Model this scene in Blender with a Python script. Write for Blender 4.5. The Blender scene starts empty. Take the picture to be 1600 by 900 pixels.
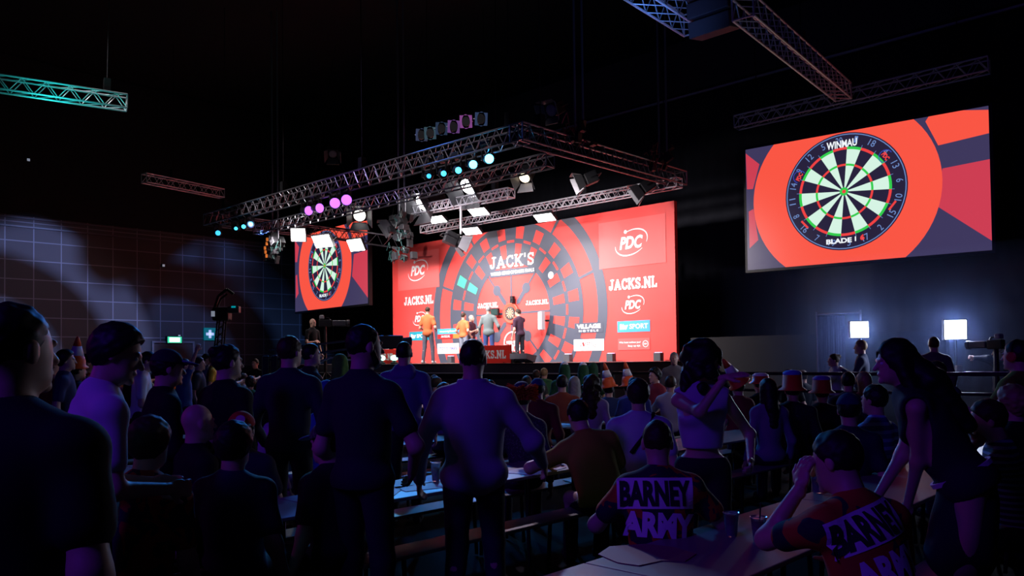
import bpy, bmesh, math, random
import numpy as np
from mathutils import Vector, Matrix
from mathutils.bvhtree import BVHTree

R = math.radians
sc = bpy.context.scene
col = sc.collection
rnd = random.Random(11)

# ------------------------------------------------------------------ camera
EYE = 1.68
PITCH, ROLL, FPX, CX, CY = R(1.34), 0.012, 1244.0, 800.0, 533.0
cam_d = bpy.data.cameras.new('camera')
cam = bpy.data.objects.new('camera', cam_d)
col.objects.link(cam)
cam_d.sensor_width = 36.0
cam_d.lens = FPX / 1600.0 * 36.0
cam_d.shift_y = (CY - 450.0) / 1600.0
cam_d.clip_start, cam_d.clip_end = 0.05, 200
_f = Vector((0, math.cos(PITCH), math.sin(PITCH)))
_r0, _u0 = Vector((1, 0, 0)), Vector((0, -math.sin(PITCH), math.cos(PITCH)))
_r = _r0 * math.cos(ROLL) - _u0 * math.sin(ROLL)
_u = _u0 * math.cos(ROLL) + _r0 * math.sin(ROLL)
cam.matrix_world = Matrix(((_r.x, _u.x, -_f.x, 0), (_r.y, _u.y, -_f.y, 0), (_r.z, _u.z, -_f.z, EYE), (0, 0, 0, 1)))
sc.camera = cam

# ------------------------------------------------------------------ world, view
sc.view_settings.view_transform = 'Standard'
sc.view_settings.look = 'None'
sc.view_settings.exposure = 0.0
sc.view_settings.gamma = 1.0
sc.view_settings.use_curve_mapping = False
w = bpy.data.worlds.new('hall_air'); sc.world = w; w.use_nodes = True
w.node_tree.nodes['Background'].inputs[0].default_value = (0.1, 0.12, 0.5, 1)
w.node_tree.nodes['Background'].inputs[1].default_value = 0.0015

# hall axes: +u runs along the stage to the right, +v from the stage towards the audience
BO = Vector((0, 27.9, 0))
UD = Vector((0.727, -0.687, 0)).normalized()
VD = Vector((-0.687, -0.727, 0)).normalized()
ZD = Vector((0, 0, 1))
STAGE = 1.58
def S(u, v, z=0.0): return BO + UD * u + VD * v + ZD * z
def ray(px, py): return (_f + _r * ((px - CX) / FPX) - _u * ((py - CY) / FPX))
def at(px, py, Y):
    d = ray(px, py); return Vector((0, 0, EYE)) + d * (Y / d.y)
def at_z(px, py, z):
    d = ray(px, py); return Vector((0, 0, EYE)) + d * ((z - EYE) / d.z)
def at_v(px, py, v):
    d = ray(px, py); o = Vector((0, 0, EYE)); return o + d * ((v - (o - BO).dot(VD)) / d.dot(VD))
def at_u(px, py, u):
    d = ray(px, py); o = Vector((0, 0, EYE)); return o + d * ((u - (o - BO).dot(UD)) / d.dot(UD))
def uvz(p): q = p - BO; return q.dot(UD), q.dot(VD), p.z

# ------------------------------------------------------------------ large lights of the place
def aim(o, loc, target):
    o.location = loc
    o.rotation_euler = (Vector(target) - Vector(loc)).to_track_quat('-Z', 'Y').to_euler()
def area(name, loc, target, sx, sy, watts, color, spread=180):
    d = bpy.data.lights.new(name, 'AREA'); d.shape = 'RECTANGLE'; d.size = sx; d.size_y = sy
    d.energy = watts; d.color = color; d.spread = R(spread)
    o = bpy.data.objects.new(name, d); col.objects.link(o); aim(o, loc, target); return o
def spot(name, loc, target, watts, color, angle, blend=0.3, radius=0.08):
    d = bpy.data.lights.new(name, 'SPOT'); d.energy = watts; d.color = color
    d.spot_size = R(angle); d.spot_blend = blend; d.shadow_soft_size = radius
    o = bpy.data.objects.new(name, d); col.objects.link(o); aim(o, loc, target); return o
# stage wash: wide profiles under the front truss, aimed at the red panel and the players
for nm, u_ in (('stage_wash_left', -4.6), ('stage_wash_centre', 0.2), ('stage_wash_right', 4.8)):
    area(nm, S(u_, 6.6, 5.9), S(u_ * .95, 0, 3.0), 1.4, .3, 250, (1, .90, .92), 84)
# front of house profiles high over the audience, cut to the stage
spot('front_profile_left', S(-3, 17, 11.5), S(-2.6, 1.5, 3.2), 2700, (1, .92, .92), 28, .35, .2)
spot('front_profile_right', S(6, 17, 11.5), S(3.2, 1.5, 3.4), 2700, (1, .92, .92), 28, .35, .2)
area('violet_rig_light', S(1, 10.5, 10.5), S(1, 5, 6.5), 1, 1, 22, (.6, .5, 1), 70)
# audience light: violet from behind and above on the left, blue and cyan from the stage truss
area('violet_house_light', (-5.0, -1.2, 6.0), (1.0, 7, 1), 1.5, 1.5, 50, (.13, .02, 1.0), 110)
area('blue_house_light', S(3, 7.6, 8.0), S(13, 18, .9), 1.0, 1.0, 130, (.03, .22, 1.0), 100)
area('added_crowd_fill', (5, 5, 9.5), (0, 17, 1), 1.0, 1.0, 14, (1, .8, .75), 40)  # soft fill added to lift the middle crowd, no fixture behind it
spot('magenta_house_light', (-9, 5.0, 4.0), (1, 5.5, 1.4), 80, (.55, .02, .8), 70, .6)
# profile spots that fall on the tables
spot('table_profile_cyan', S(2, 8.2, 8.2), S(14.5, 16.9, .75), 3000, (.12, .50, 1.0), 8, .4)
spot('table_profile_white', S(6, 8.2, 8.2), S(14.6, 15.25, .75), 1800, (.9, .72, 1.0), 5, .5)
spot('table_profile_row', S(1, 8.2, 8.2), S(11.9, 13.4, .75), 1800, (.10, .50, 1.0), 8, .5)
spot('table_profile_near', S(5, 8.2, 8.2), S(16.95, 17.7, .75), 2600, (.7, .7, 1.0), 5, .7)
area('teal_truss_light', at(70, 190, 18.5), at(95, 145, 19.4), .5, .5, 14, (.02, .8, .7), 120)
area('blue_truss_light', at(1030, 75, 14.8), at(1030, 20, 15.7), .4, .4, 10, (.1, .3, 1), 120)
# ------------------------------------------------------------------ tools
def tag(o, label=None, cat=None, group=None, kind=None):
    if label: o['label'] = label
    if cat: o['category'] = cat
    if group: o['group'] = group
    if kind: o['kind'] = kind
    return o
_mats = {}
def mat(name, c, rough=.6, metal=0., emit=None, es=0., spec=.5, bump=0., bscale=40., trans=0.):
    if name in _mats: return _mats[name]
    m = bpy.data.materials.new(name); m.use_nodes = True
    n, l = m.node_tree.nodes, m.node_tree.links
    b = n['Principled BSDF']
    b.inputs['Base Color'].default_value = (*c, 1); b.inputs['Roughness'].default_value = rough
    b.inputs['Metallic'].default_value = metal; b.inputs['Specular IOR Level'].default_value = spec
    b.inputs['Transmission Weight'].default_value = trans
    if emit: b.inputs['Emission Color'].default_value = (*emit, 1); b.inputs['Emission Strength'].default_value = es
    if bump:
        tc = n.new('ShaderNodeTexCoord'); no = n.new('ShaderNodeTexNoise'); bu = n.new('ShaderNodeBump')
        no.inputs['Scale'].default_value = bscale; no.inputs['Detail'].default_value = 3
        bu.inputs['Strength'].default_value = bump
        l.new(tc.outputs['Object'], no.inputs['Vector']); l.new(no.outputs['Fac'], bu.inputs['Height']); l.new(bu.outputs['Normal'], b.inputs['Normal'])
    _mats[name] = m; return m
def srgb(r, g, b):
    f = lambda c: (c / 255 / 12.92) if c / 255 <= .04045 else ((c / 255 + .055) / 1.055) ** 2.4
    return (f(r), f(g), f(b))
def empty(name, loc=(0, 0, 0), rz=0., label=None, cat=None, group=None):
    o = bpy.data.objects.new(name, None); col.objects.link(o); o.location = loc; o.rotation_euler = (0, 0, rz)
    o.empty_display_size = .2
    return tag(o, label, cat, group)
class MB:
    """collects shapes into one mesh"""
    def __init__(s): s.v = []; s.f = []; s.m = []; s.mi = 0
    def add(s, vs, fs):
        b = len(s.v); s.v += [tuple(v) for v in vs]; s.f += [tuple(b + i for i in f) for f in fs]; s.m += [s.mi] * len(fs); return s
    def box(s, c, sz, M=None, bev=0):
        hx, hy, hz = sz[0] / 2, sz[1] / 2, sz[2] / 2
        if bev and min(hx, hy, hz) > bev:
            bm = bmesh.new(); bmesh.ops.create_cube(bm, size=1)
            for v in bm.verts: v.co = Vector((v.co.x * sz[0], v.co.y * sz[1], v.co.z * sz[2]))
            bmesh.ops.bevel(bm, geom=bm.edges[:], offset=bev, segments=2, affect='EDGES', profile=.5)
            vs = [Vector(v.co) for v in bm.verts]; fs = [[v.index for v in f.verts] for f in bm.faces]; bm.free()
        else:
            vs = [Vector((x, y, z)) for x in (-hx, hx) for y in (-hy, hy) for z in (-hz, hz)]
            fs = [(0, 1, 3, 2), (4, 6, 7, 5), (0, 4, 5, 1), (2, 3, 7, 6), (0, 2, 6, 4), (1, 5, 7, 3)]
        c = Vector(c)
        return s.add([(M @ v if M else v) + c for v in vs], fs)
    def tube(s, a, b, ra, rb=None, n=8, cap=True):
        a, b = Vector(a), Vector(b); rb = ra if rb is None else rb
        q = (b - a).to_track_quat('Z', 'Y')
        vs = []
        for p, r in ((a, ra), (b, rb)):
            vs += [p + q @ Vector((math.cos(t) * r, math.sin(t) * r, 0)) for t in (2 * math.pi * i / n for i in range(n))]
        fs = [(i, (i + 1) % n, n + (i + 1) % n, n + i) for i in range(n)]
        if cap: fs += [tuple(range(n - 1, -1, -1)), tuple(range(n, 2 * n))]
        return s.add(vs, fs)
    def path(s, pts, r, n=6):
        for a, b in zip(pts[:-1], pts[1:]): s.tube(a, b, r, n=n)
        return s
    def lathe(s, c, prof, n=20, q=None):
        """prof: list of (r, z)"""
        c = Vector(c); vs = []
        for r, z in prof:
            for i in range(n):
                p = Vector((math.cos(2 * math.pi * i / n) * r, math.sin(2 * math.pi * i / n) * r, z))
                vs.append(c + (q @ p if q else p))
        fs = [(k * n + i, k * n + (i + 1) % n, (k + 1) * n + (i + 1) % n, (k + 1) * n + i) for k in range(len(prof) - 1) for i in range(n)]
        fs += [tuple(range(n - 1, -1, -1)), tuple(range((len(prof) - 1) * n, len(prof) * n))]
        return s.add(vs, fs)
    def build(s, name, mats, parent=None, smooth=False, loc=None):
        me = bpy.data.meshes.new(name); me.from_pydata(s.v, [], s.f)
        for m in (mats if isinstance(mats, (list, tuple)) else [mats]): me.materials.append(m)
        if any(s.m): me.polygons.foreach_set('material_index', s.m)
        if smooth: me.polygons.foreach_set('use_smooth', [True] * len(me.polygons))
        o = bpy.data.objects.new(name, me); col.objects.link(o)
        if parent: o.parent = parent
        if loc is not None: o.location = loc
        return o
def children(o): return [c for c in bpy.data.objects if c.parent == o]
def copy_tree(o, kids, loc=None, rz=None, label=None, group=None):
    """kids: {object: [children]} gathered once"""
    c = o.copy(); col.objects.link(c)
    if loc is not None: c.location = loc
    if rz is not None: c.rotation_euler[2] = rz
    if label: c['label'] = label
    if group: c['group'] = group
    for ch in kids.get(o, []):
        d = ch.copy(); col.objects.link(d); d.parent = c
        for g in kids.get(ch, []):
            e = g.copy(); col.objects.link(e); e.parent = d
    return c
def kid_map(o):
    m = {o: children(o)}
    for ch in m[o]: m[ch] = children(ch)
    return m

# flat printed or lit artwork built as thin layered shapes on a real plane
def text_geo(body, bold=.02):
    cu = bpy.data.curves.new('lettering', 'FONT'); cu.body = body; cu.offset = bold; cu.resolution_u = 3
    o = bpy.data.objects.new('lettering', cu); col.objects.link(o)
    bpy.context.view_layer.update()
    me = o.evaluated_get(bpy.context.evaluated_depsgraph_get()).to_mesh()
    vs = [(v.co.x, v.co.y) for v in me.vertices]; fs = [tuple(p.vertices) for p in me.polygons]
    bpy.data.objects.remove(o); bpy.data.curves.remove(cu)
    return vs, fs
_tg = {}
def text_norm(body, bold=.02):
    """text in a unit box"""
    k = (body, bold)
    if k not in _tg:
        vs, fs = text_geo(body, bold)
        x0, x1 = min(v[0] for v in vs), max(v[0] for v in vs); y0, y1 = min(v[1] for v in vs), max(v[1] for v in vs)
        _tg[k] = ([((x - x0) / (x1 - x0), (y - y0) / (y1 - y0)) for x, y in vs], fs)
    return _tg[k]
class Art:
    def __init__(s, O, A, Bv, N, eps=.004): s.O, s.A, s.B, s.N, s.eps = O, A, Bv, N, eps; s.mb = MB(); s.mats = []
    def use(s, m):
        if m not in s.mats: s.mats.append(m)
        s.mb.mi = s.mats.index(m)
    def P(s, a, b, L): return s.O + s.A * a + s.B * b + s.N * (L * s.eps)
    def poly(s, pts, m, L=1):
        s.use(m); s.mb.add([s.P(a, b, L) for a, b in pts], [tuple(range(len(pts)))]); return s
    def rect(s, a0, b0, a1, b1, m, L=1): return s.poly([(a0, b0), (a1, b0), (a1, b1), (a0, b1)], m, L)
    def sector(s, c, r0, r1, t0, t1, m, L=1, n=None, clip=None, sx=1.):
        """angles clockwise from straight up, degrees"""
        n = n or max(1, int(abs(t1 - t0) / 5)); s.use(m)
        for i in range(n):
            ta, tb = R(t0 + (t1 - t0) * i / n), R(t0 + (t1 - t0) * (i + 1) / n)
            q = [(c[0] + r * math.sin(t) * sx, c[1] + r * math.cos(t)) for r, t in ((r0, ta), (r1, ta), (r1, tb), (r0, tb))]
            if clip: q = clip_poly(q, clip)
            if len(q) > 2: s.mb.add([s.P(a, b, L) for a, b in q], [tuple(range(len(q)))])
        return s
    def stroke(s, pts, w, m, L=1):
        s.use(m)
        for (x0, y0), (x1, y1) in zip(pts[:-1], pts[1:]):
            d = Vector((x1 - x0, y1 - y0)); l = d.length or 1; d /= l; n = Vector((-d.y, d.x)) * w / 2; e = d * w * .25
            q = [(x0 - e.x - n.x, y0 - e.y - n.y), (x1 + e.x - n.x, y1 + e.y - n.y), (x1 + e.x + n.x, y1 + e.y + n.y), (x0 - e.x + n.x, y0 - e.y + n.y)]
            s.mb.add([s.P(a, b, L) for a, b in q], [(0, 1, 2, 3)])
        return s
    def text(s, body, cx, cy, w, h, m, L=3, bold=.03, slant=0., rot=0.):
        vs, fs = text_norm(body, bold); s.use(m); c, sn = math.cos(R(rot)), math.sin(R(rot)); out = []
        for x, y in vs:
            a, b = (x - .5) * w + (y - .5) * h * slant, (y - .5) * h
            out.append(s.P(cx + a * c - b * sn, cy + a * sn + b * c, L))
        s.mb.add(out, fs); return s
    def build(s, name, parent=None): return s.mb.build(name, s.mats, parent)
def clip_poly(q, box):
    a0, b0, a1, b1 = box
    for ax, lim, sg in ((0, a0, 1), (0, a1, -1), (1, b0, 1), (1, b1, -1)):
        out = []
        for i in range(len(q)):
            p, r = q[i], q[(i + 1) % len(q)]
            ip, ir = sg * (p[ax] - lim) >= 0, sg * (r[ax] - lim) >= 0
            if ip: out.append(p)
            if ip != ir:
                t = (lim - p[ax]) / (r[ax] - p[ax]); out.append((p[0] + (r[0] - p[0]) * t, p[1] + (r[1] - p[1]) * t))
        q = out
        if not q: break
    return q
# slab serif letters, strokes in a unit-high cell: (width, strokes, serif bars)
GL = {
 'J': (.62, [[(.42, 1), (.42, .28), (.36, .13), (.24, .08), (.12, .14), (.09, .3)]], [((.24, .95), (.62, .95)), ((.02, .32), (.2, .32))]),
 'A': (.86, [[(.12, .05), (.43, .95)], [(.43, .95), (.74, .05)], [(.22, .33), (.64, .33)]], [((0, .05), (.27, .05)), ((.59, .05), (.86, .05))]),
 'C': (.74, [[(.66, .72), (.6, .86), (.46, .93), (.3, .91), (.14, .75), (.1, .5), (.14, .25), (.3, .09), (.46, .07), (.62, .15), (.68, .3)]], [((.66, .68), (.66, .97))]),
 'K': (.84, [[(.16, 1), (.16, 0)], [(.68, .93), (.2, .42)], [(.36, .56), (.7, .06)]], [((.02, .95), (.32, .95)), ((.02, .05), (.32, .05)), ((.54, .95), (.82, .95)), ((.56, .05), (.84, .05))]),
 'S': (.64, [[(.54, .76), (.46, .9), (.3, .94), (.14, .86), (.1, .7), (.2, .57), (.42, .46), (.54, .34), (.52, .16), (.36, .06), (.18, .09), (.1, .24)]], [((.56, .7), (.56, .97)), ((.08, .03), (.08, .3))]),
 'N': (.84, [[(.16, 1), (.16, 0)], [(.16, .95), (.68, .05)], [(.68, 1), (.68, 0)]], [((.0, .95), (.28, .95)), ((.02, .05), (.3, .05)), ((.54, .95), (.82, .95))]),
 'L': (.66, [[(.16, 1), (.16, 0)], [(.16, .07), (.6, .07)]], [((.02, .95), (.32, .95)), ((.02, .05), (.3, .05)), ((.58, .03), (.58, .3))]),
 '.': (.26, [[(.08, .09), (.2, .09)]], []), "'": (.24, [[(.1, 1.0), (.1, .74)]], []),
}
def slab(art, body, cx, cy, w, h, m, L=3, t=.2, rot=0.):
    tot = sum(GL[c][0] + .08 for c in body) - .08; x = 0; k = w / tot
    for ch in body:
        gw, st, se = GL[ch]
        for pts in st + [list(b) for b in se]:
            P2 = [(cx + (x + px) * k - w / 2, cy + (py - .5) * h) for px, py in pts]
            art.stroke(P2, t * h * (.62 if tuple(pts) in [tuple(b) for b in se] else .9), m, L)
        x += gw + .08
def swoosh_logo(art, cx, cy, w, m, L=3):
    art.text('PDC', cx, cy, w * .84, w * .42, m, L, bold=.04, slant=.2)
    ct, sn = math.cos(R(16)), math.sin(R(16))
    for t0, t1 in ((102, -30), (168, 302)):
        n = 18
        for i in range(n):
            pr = []
            for k in (i, i + 1):
                t = R(t0 + (t1 - t0) * k / n); x, y = math.cos(t) * w * .64, math.sin(t) * w * .39
                pr.append((cx + x * ct - y * sn, cy + x * sn + y * ct))
            art.stroke(pr, w * (.015 + .03 * math.sin(math.pi * (i + .5) / n)), m, L)
    art.sector((cx - w * .22, cy + w * .36), 0, w * .065, 0, 360, m, L, n=10)
# ------------------------------------------------------------------ materials
M_black = mat('matt_black', (.012, .012, .014), .8)
M_case = mat('black_metal', (.010, .010, .012), .5, spec=.35)
M_alu_shaded = mat('shaded_aluminium_tube', (.20, .19, .22), .3, .6)  # darker copy of the aluminium, shade of the dim trusses put into the colour
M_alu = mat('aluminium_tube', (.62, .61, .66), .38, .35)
M_red = mat('printed_red', (.82, .068, .058), .45, spec=.4)
M_pink = mat('printed_light_red', (.85, .125, .115), .38, spec=.35)
M_dark = mat('printed_slate', (.045, .054, .085), .5, spec=.9)
M_white = mat('printed_white', (.85, .85, .84), .5)
M_teal = mat('printed_teal', srgb(30, 150, 170), .45)
M_mint = mat('printed_mint', srgb(70, 215, 160), .45)
M_sky = mat('printed_sky_blue', srgb(70, 160, 215), .45)
M_orange = mat('printed_orange', srgb(245, 120, 50), .5)
M_blue = mat('printed_blue', srgb(40, 60, 190), .5)
M_deepred = mat('board_red', (.62, .02, .02), .4)
M_cream = mat('sisal_cream', (.50, .40, .25), .8)
mat('cone_orange', (.85, .12, .02), .6); mat('cone_white', (.75, .75, .8), .6); mat('red_cup', (.5, .03, .03), .3)
M_cable = mat('cable_black', (.012, .012, .014), .8, spec=.1)

# ------------------------------------------------------------------ room
def slab_box(name, c, sz, m, kind='structure'):
    """a box aligned to the hall axes; c in (u, v, z)"""
    b = MB().box((0, 0, 0), sz).build(name, m)
    b.location = S(*c); b.rotation_euler = (0, 0, math.atan2(UD.y, UD.x))
    return tag(b, kind=kind)
HR = math.atan2(UD.y, UD.x)       # hall rotation: local +x = +u, local +y = away from the audience (-v)
U0, U1, V0, V1, H = -16.7, 24.0, -6.2, 26.0, 14.0
m_floor = mat('hall_floor', (.006, .006, .008), .9, bump=.1, bscale=3, spec=.05)
slab_box('floor', ((U0 + U1) / 2, (V0 + V1) / 2, -.1), (U1 - U0, V1 - V0, .2), m_floor)
slab_box('ceiling', ((U0 + U1) / 2, (V0 + V1) / 2, H + .1), (U1 - U0, V1 - V0, .2), mat('ceiling_black', (.006, .006, .008), .9))
slab_box('wall_right', (U1 + .1, (V0 + V1) / 2, H / 2), (.2, V1 - V0, H), mat('wall_black', (.012, .012, .016), .9))
slab_box('wall_rear', ((U0 + U1) / 2, V1 + .1, H / 2), (U1 - U0, .2, H), mat('wall_black', (0, 0, 0)))
# panelled wall: 1.01 m by 0.76 m boards between pale joints
def wall_mat():
    m = mat('wall_panels', (.1, .1, .1), .7); n, l = m.node_tree.nodes, m.node_tree.links
    tc = n.new('ShaderNodeTexCoord'); br = n.new('ShaderNodeTexBrick'); mp = n.new('ShaderNodeMapping')
    sep = n.new('ShaderNodeSeparateXYZ'); cmb = n.new('ShaderNodeCombineXYZ')
    l.new(tc.outputs['Object'], sep.inputs[0]); l.new(sep.outputs[1], cmb.inputs[0]); l.new(sep.outputs[2], cmb.inputs[1])
    l.new(cmb.outputs[0], mp.inputs[0]); l.new(mp.outputs[0], br.inputs['Vector'])
    mp.inputs['Location'].default_value = (.36, .36, 0)
    br.offset = 0; br.inputs['Scale'].default_value = 1; br.inputs['Brick Width'].default_value = 1.01; br.inputs['Row Height'].default_value = .76
    br.inputs['Mortar Size'].default_value = .022; br.inputs['Mortar Smooth'].default_value = .3
    br.inputs['Color1'].default_value = (.07, .06, .062, 1); br.inputs['Color2'].default_value = (.052, .046, .05, 1); br.inputs['Mortar'].default_value = (.20, .20, .23, 1)
    l.new(br.outputs[0], n['Principled BSDF'].inputs['Base Color'])
    no = n.new('ShaderNodeTexNoise'); bu = n.new('ShaderNodeBump'); no.inputs['Scale'].default_value = 30
    l.new(tc.outputs['Object'], no.inputs['Vector']); l.new(no.outputs[0], bu.inputs['Height']); bu.inputs['Strength'].default_value = .2
    l.new(bu.outputs[0], n['Principled BSDF'].inputs['Normal'])
    return m
slab_box('wall_left', (U0 - .1, (V0 + V1) / 2, H / 2), (.2, V1 - V0, H), wall_mat())
slab_box('wall_upper_shade', (U0 + .06, (V0 + V1) / 2, 10.8), (.1, V1 - V0 - 1, 6.3), mat('upper_shade_black', (.010, .010, .013), .9))  # black sheet added over the upper wall, its unlit look put into the colour
for z_, n_ in ((7.55, 'trim_4'), (7.2, 'trim_5')): slab_box(n_, (U0 + .12, (V0 + V1) / 2, z_), (.08, V1 - V0 - 1, .06), mat('rail_grey', (.09, .09, .11), .5))
def local_box(mb, c, sz): mb.box((c[0], -c[1], c[2]), (sz[0], sz[1], sz[2]))
d = empty('door_1', S(U0 + .02, at_u(270, 560, U0).__sub__(BO).dot(VD), 0), HR); tag(d, kind='structure')
dm = mat('door_grey', (.06, .058, .065), .6); fm = mat('door_trim', (.2, .2, .23), .5)
MB().box((.03, 0, 1.3), (.05, 1.75, 2.55)).build('door_leaf', dm, d)
b = MB(); b.box((.05, -.92, 1.32), (.08, .08, 2.64)); b.box((.05, .92, 1.32), (.08, .08, 2.64)); b.box((.05, 0, 2.66), (.08, 1.92, .08)); b.build('door_frame', fm, d)
b = MB(); b.box((.08, 0, 1.05), (.04, 1.2, .04)); b.build('door_handle', M_alu, d)
# pleated black drapes behind the stage
def drape(name, u0, u1, v, z0, z1, m, step=.11, amp=.09, seed=1):
    rr = random.Random(seed); n = int((u1 - u0) / step); vs, fs = [], []
    for i in range(n + 1):
        u = u0 + (u1 - u0) * i / n; o = amp * math.sin(i * 1.05 + rr.random() * .8) + rr.uniform(-.02, .02)
        for z in (z0, z1): vs.append(S(u, v + o, z))
    for i in range(n): fs.append((2 * i, 2 * i + 2, 2 * i + 3, 2 * i + 1))
    mb = MB(); mb.add(vs, fs); return mb.build(name, m, smooth=True)
m_drape = mat('black_drape', (.008, .009, .016), .9)
tag(drape('wall_back', U0, U1, V0 + .3, 0, 13.9, m_drape, .16, .10), kind='structure')
# fascia beam over the drapes and the rail under it
for nm, zc, hh, vv, mm in (('beam_upper', 12.4, 1.9, V0 + .75, mat('beam_grey', (.03, .031, .042), .8)), ('trim_1', 11.3, .07, V0 + .9, M_alu)):
    slab_box(nm, (2, vv, zc), (30, .3 if nm[0] == 'b' else .08, hh), mm)
# ------------------------------------------------------------------ stage
m_fascia = mat('stage_fascia', (.035, .032, .042), .7, bump=.2, bscale=25)
SF = 5.5
slab_box('platform_stage', (-.6, (SF - .4) / 2, STAGE / 2), (17.2, SF + .4, STAGE), m_fascia)
t = slab_box('trim_2', (-.6, (SF - .4) / 2, STAGE + .006), (17.24, SF + .44, .012), mat('stage_edge', (.04, .035, .04), .5))
slab_box('trim_3', (2.3, SF + .08, 1.335), (11.4, .12, .02), mat('edge_strip', (.5, .5, .52), .4))
slab_box('partition_1', (10.6, .2, 1.12), (6.6, .25, 2.24), mat('masking_flat', (.014, .012, .015), .8))
slab_box('platform_camera', (13.9, 2.5, .11), (11, 7.2, .22), m_floor)

# ------------------------------------------------------------------ printed stage backdrop
bk = empty('stage_set_panel', S(0, 0, STAGE), 0, 'huge red printed stage panel with dartboard artwork and sponsor logos', 'stage panel'); tag(bk, kind='thing')
BL, BR_, BT, BB = -6.68, 6.63, 3.0, -1.73     # metres from the bullseye
def bart(L0=0): return Art(S(0, .0, 3.31), UD, ZD, VD)
bk_inv = bk.matrix_world.inverted()
def fin(art, name, par=bk):
    o = art.build(name, None)
    o.parent = par; bpy.context.view_layer.update(); o.matrix_parent_inverse = par.matrix_world.inverted(); return o
bpy.context.view_layer.update()
def bp(px, py): p = at_v(px, py, 0.0); u, v, z = uvz(p); return u, z - 3.31
def bbox(x0, y0, x1, y1):
    xm, ym = (x0 + x1) / 2, (y0 + y1) / 2
    ua, ub = bp(x0, ym)[0], bp(x1, ym)[0]; c = bp(xm, ym); zt, zb = bp(xm, y0)[1], bp(xm, y1)[1]
    return (ua + ub) / 2, (zt + zb) / 2, ub - ua, zt - zb
b = MB(); bq = Matrix.Rotation(HR, 3, 'Z')
b.box(S((BL + BR_) / 2, -.08, 3.31 + (BT + BB) / 2), (BR_ - BL, .15, BT - BB), bq); o = b.build('printed_panel', M_red); o.parent = bk; o.matrix_parent_inverse = bk.matrix_world.inverted()
CL = (BL, BB, BR_, BT)
a = bart()
a.sector((0, 0), 3.78, 4.16, 0, 360, M_dark, 1, 120, CL)
a.sector((0, 0), 1.76, 3.20, 0, 360, M_dark, 1, 100, CL)
for k in range(10):   # spokes joining the dark ring to the outer band
    a.sector((0, 0), 3.15, 3.85, 36 * k - .8 + 0, 36 * k + .8, M_dark, 1.2, 1, CL)
for k in range(20):
    c = 9 + 18 * k; cm = M_mint if k == 16 else M_red
    a.sector((0, 0), 2.62, 3.04, c - 3.7, c + 3.7, cm, 2, 2, CL); a.sector((0, 0), 1.95, 2.44, c - 3.6, c + 3.6, cm, 2, 2, CL)
    a.sector((0, 0), 2.485, 2.57, c + 9 - 3.9, c + 9 + 3.9, M_red, 2, 2, CL)
fin(a, 'dartboard_artwork')
a = bart()
for k, dg in enumerate((0, 40, 90, 138, 180, 222, 270, 320)):
    t = R(dg); s_, c_ = math.sin(t), math.cos(t)
    a.stroke([(s_ * .42, c_ * .42), (s_ * 1.78, c_ * 1.78)], .07, M_dark, 1)
    if dg in (40, 138, 222, 320):
        a.stroke([(s_ * .50, c_ * .50), (s_ * 1.05, c_ * 1.05)], .17, M_dark, 1.5)
        a.sector((s_ * 1.1, c_ * 1.1), 0, .19, 0, 360, M_dark, 2, 16)
fin(a, 'dart_artwork')
for nm, q in (('left', ((622.5, 398), (686, 388.5), (687, 450), (622, 453))), ('right', ((936, 349), (1040, 333.5), (1041, 409), (936.4, 422)))):
    a = bart(); cs = [bp(*p) for p in q]; a0 = (cs[0][0] + cs[3][0]) / 2; a1 = (cs[1][0] + cs[2][0]) / 2; z1 = (cs[0][1] + cs[1][1]) / 2; z0 = (cs[2][1] + cs[3][1]) / 2
    a.rect(a0, z0, a1, z1, M_pink, 3); bb = bbox(637, 404, 671, 440) if nm == 'left' else bbox(960, 354, 1015, 400)
    swoosh_logo(a, (a0 + a1) / 2, (z0 + z1) / 2, .95, M_white, 4); fin(a, 'logo_square')
a = bart(); c = bbox(765.8, 398.4, 835, 417); slab(a, "JACK'S", c[0], c[1], c[2], c[3], M_white, 4, .19)
c = bbox(765.8, 419.6, 836.5, 430.6); a.rect(c[0] - c[2] / 2, c[1] - c[3] / 2, c[0] + c[2] / 2, c[1] + c[3] / 2, M_dark, 3)
a.text('WORLD SERIES OF DARTS FINALS', c[0], c[1], c[2] * .96, c[3] * .5, M_white, 4, .035); fin(a, 'title_lettering')
for q in ((747, 473.5, 778.5, 481), (822, 469, 857.3, 475.8), (632, 463, 677.5, 475.5), (952, 434.5, 1027, 451)):
    a = bart(); c = bbox(*q); slab(a, 'JACKS.NL', c[0], c[1], c[2], c[3], M_white, 4, .24); fin(a, 'web_lettering')
for q, ww in (((644, 487, 668, 509), .62), ((972, 462, 1007, 489.7), .66)):
    a = bart(); c = bbox(*q); swoosh_logo(a, c[0], c[1], ww, M_white, 4); fin(a, 'small_logo')
cR = bbox(965, 501, 1016, 518.6)
for cx_, cz_, mm in ((bbox(640, 518, 669, 532)[0] - bbox(640, 518, 669, 532)[2] / 2 + cR[2] / 2, bbox(640, 518, 669, 532)[1], M_teal), (cR[0], cR[1], M_sky)):
    a = bart(); w_, h_ = cR[2], cR[3]; a.rect(cx_ - w_ / 2, cz_ - h_ / 2, cx_ + w_ / 2, cz_ + h_ / 2, mm, 3)
    a.text('itv', cx_ - w_ * .29, cz_, w_ * .26, h_ * .52, M_white, 4, .08); a.text('SPORT', cx_ + w_ * .16, cz_, w_ * .56, h_ * .44, M_white, 4, .02); fin(a, 'sponsor_plate')
c = bbox(898, 504, 942.6, 520); a = bart(); a.rect(c[0] - c[2] / 2, c[1] - c[3] / 2, c[0] + c[2] / 2, c[1] + c[3] / 2, M_dark, 3)
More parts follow.
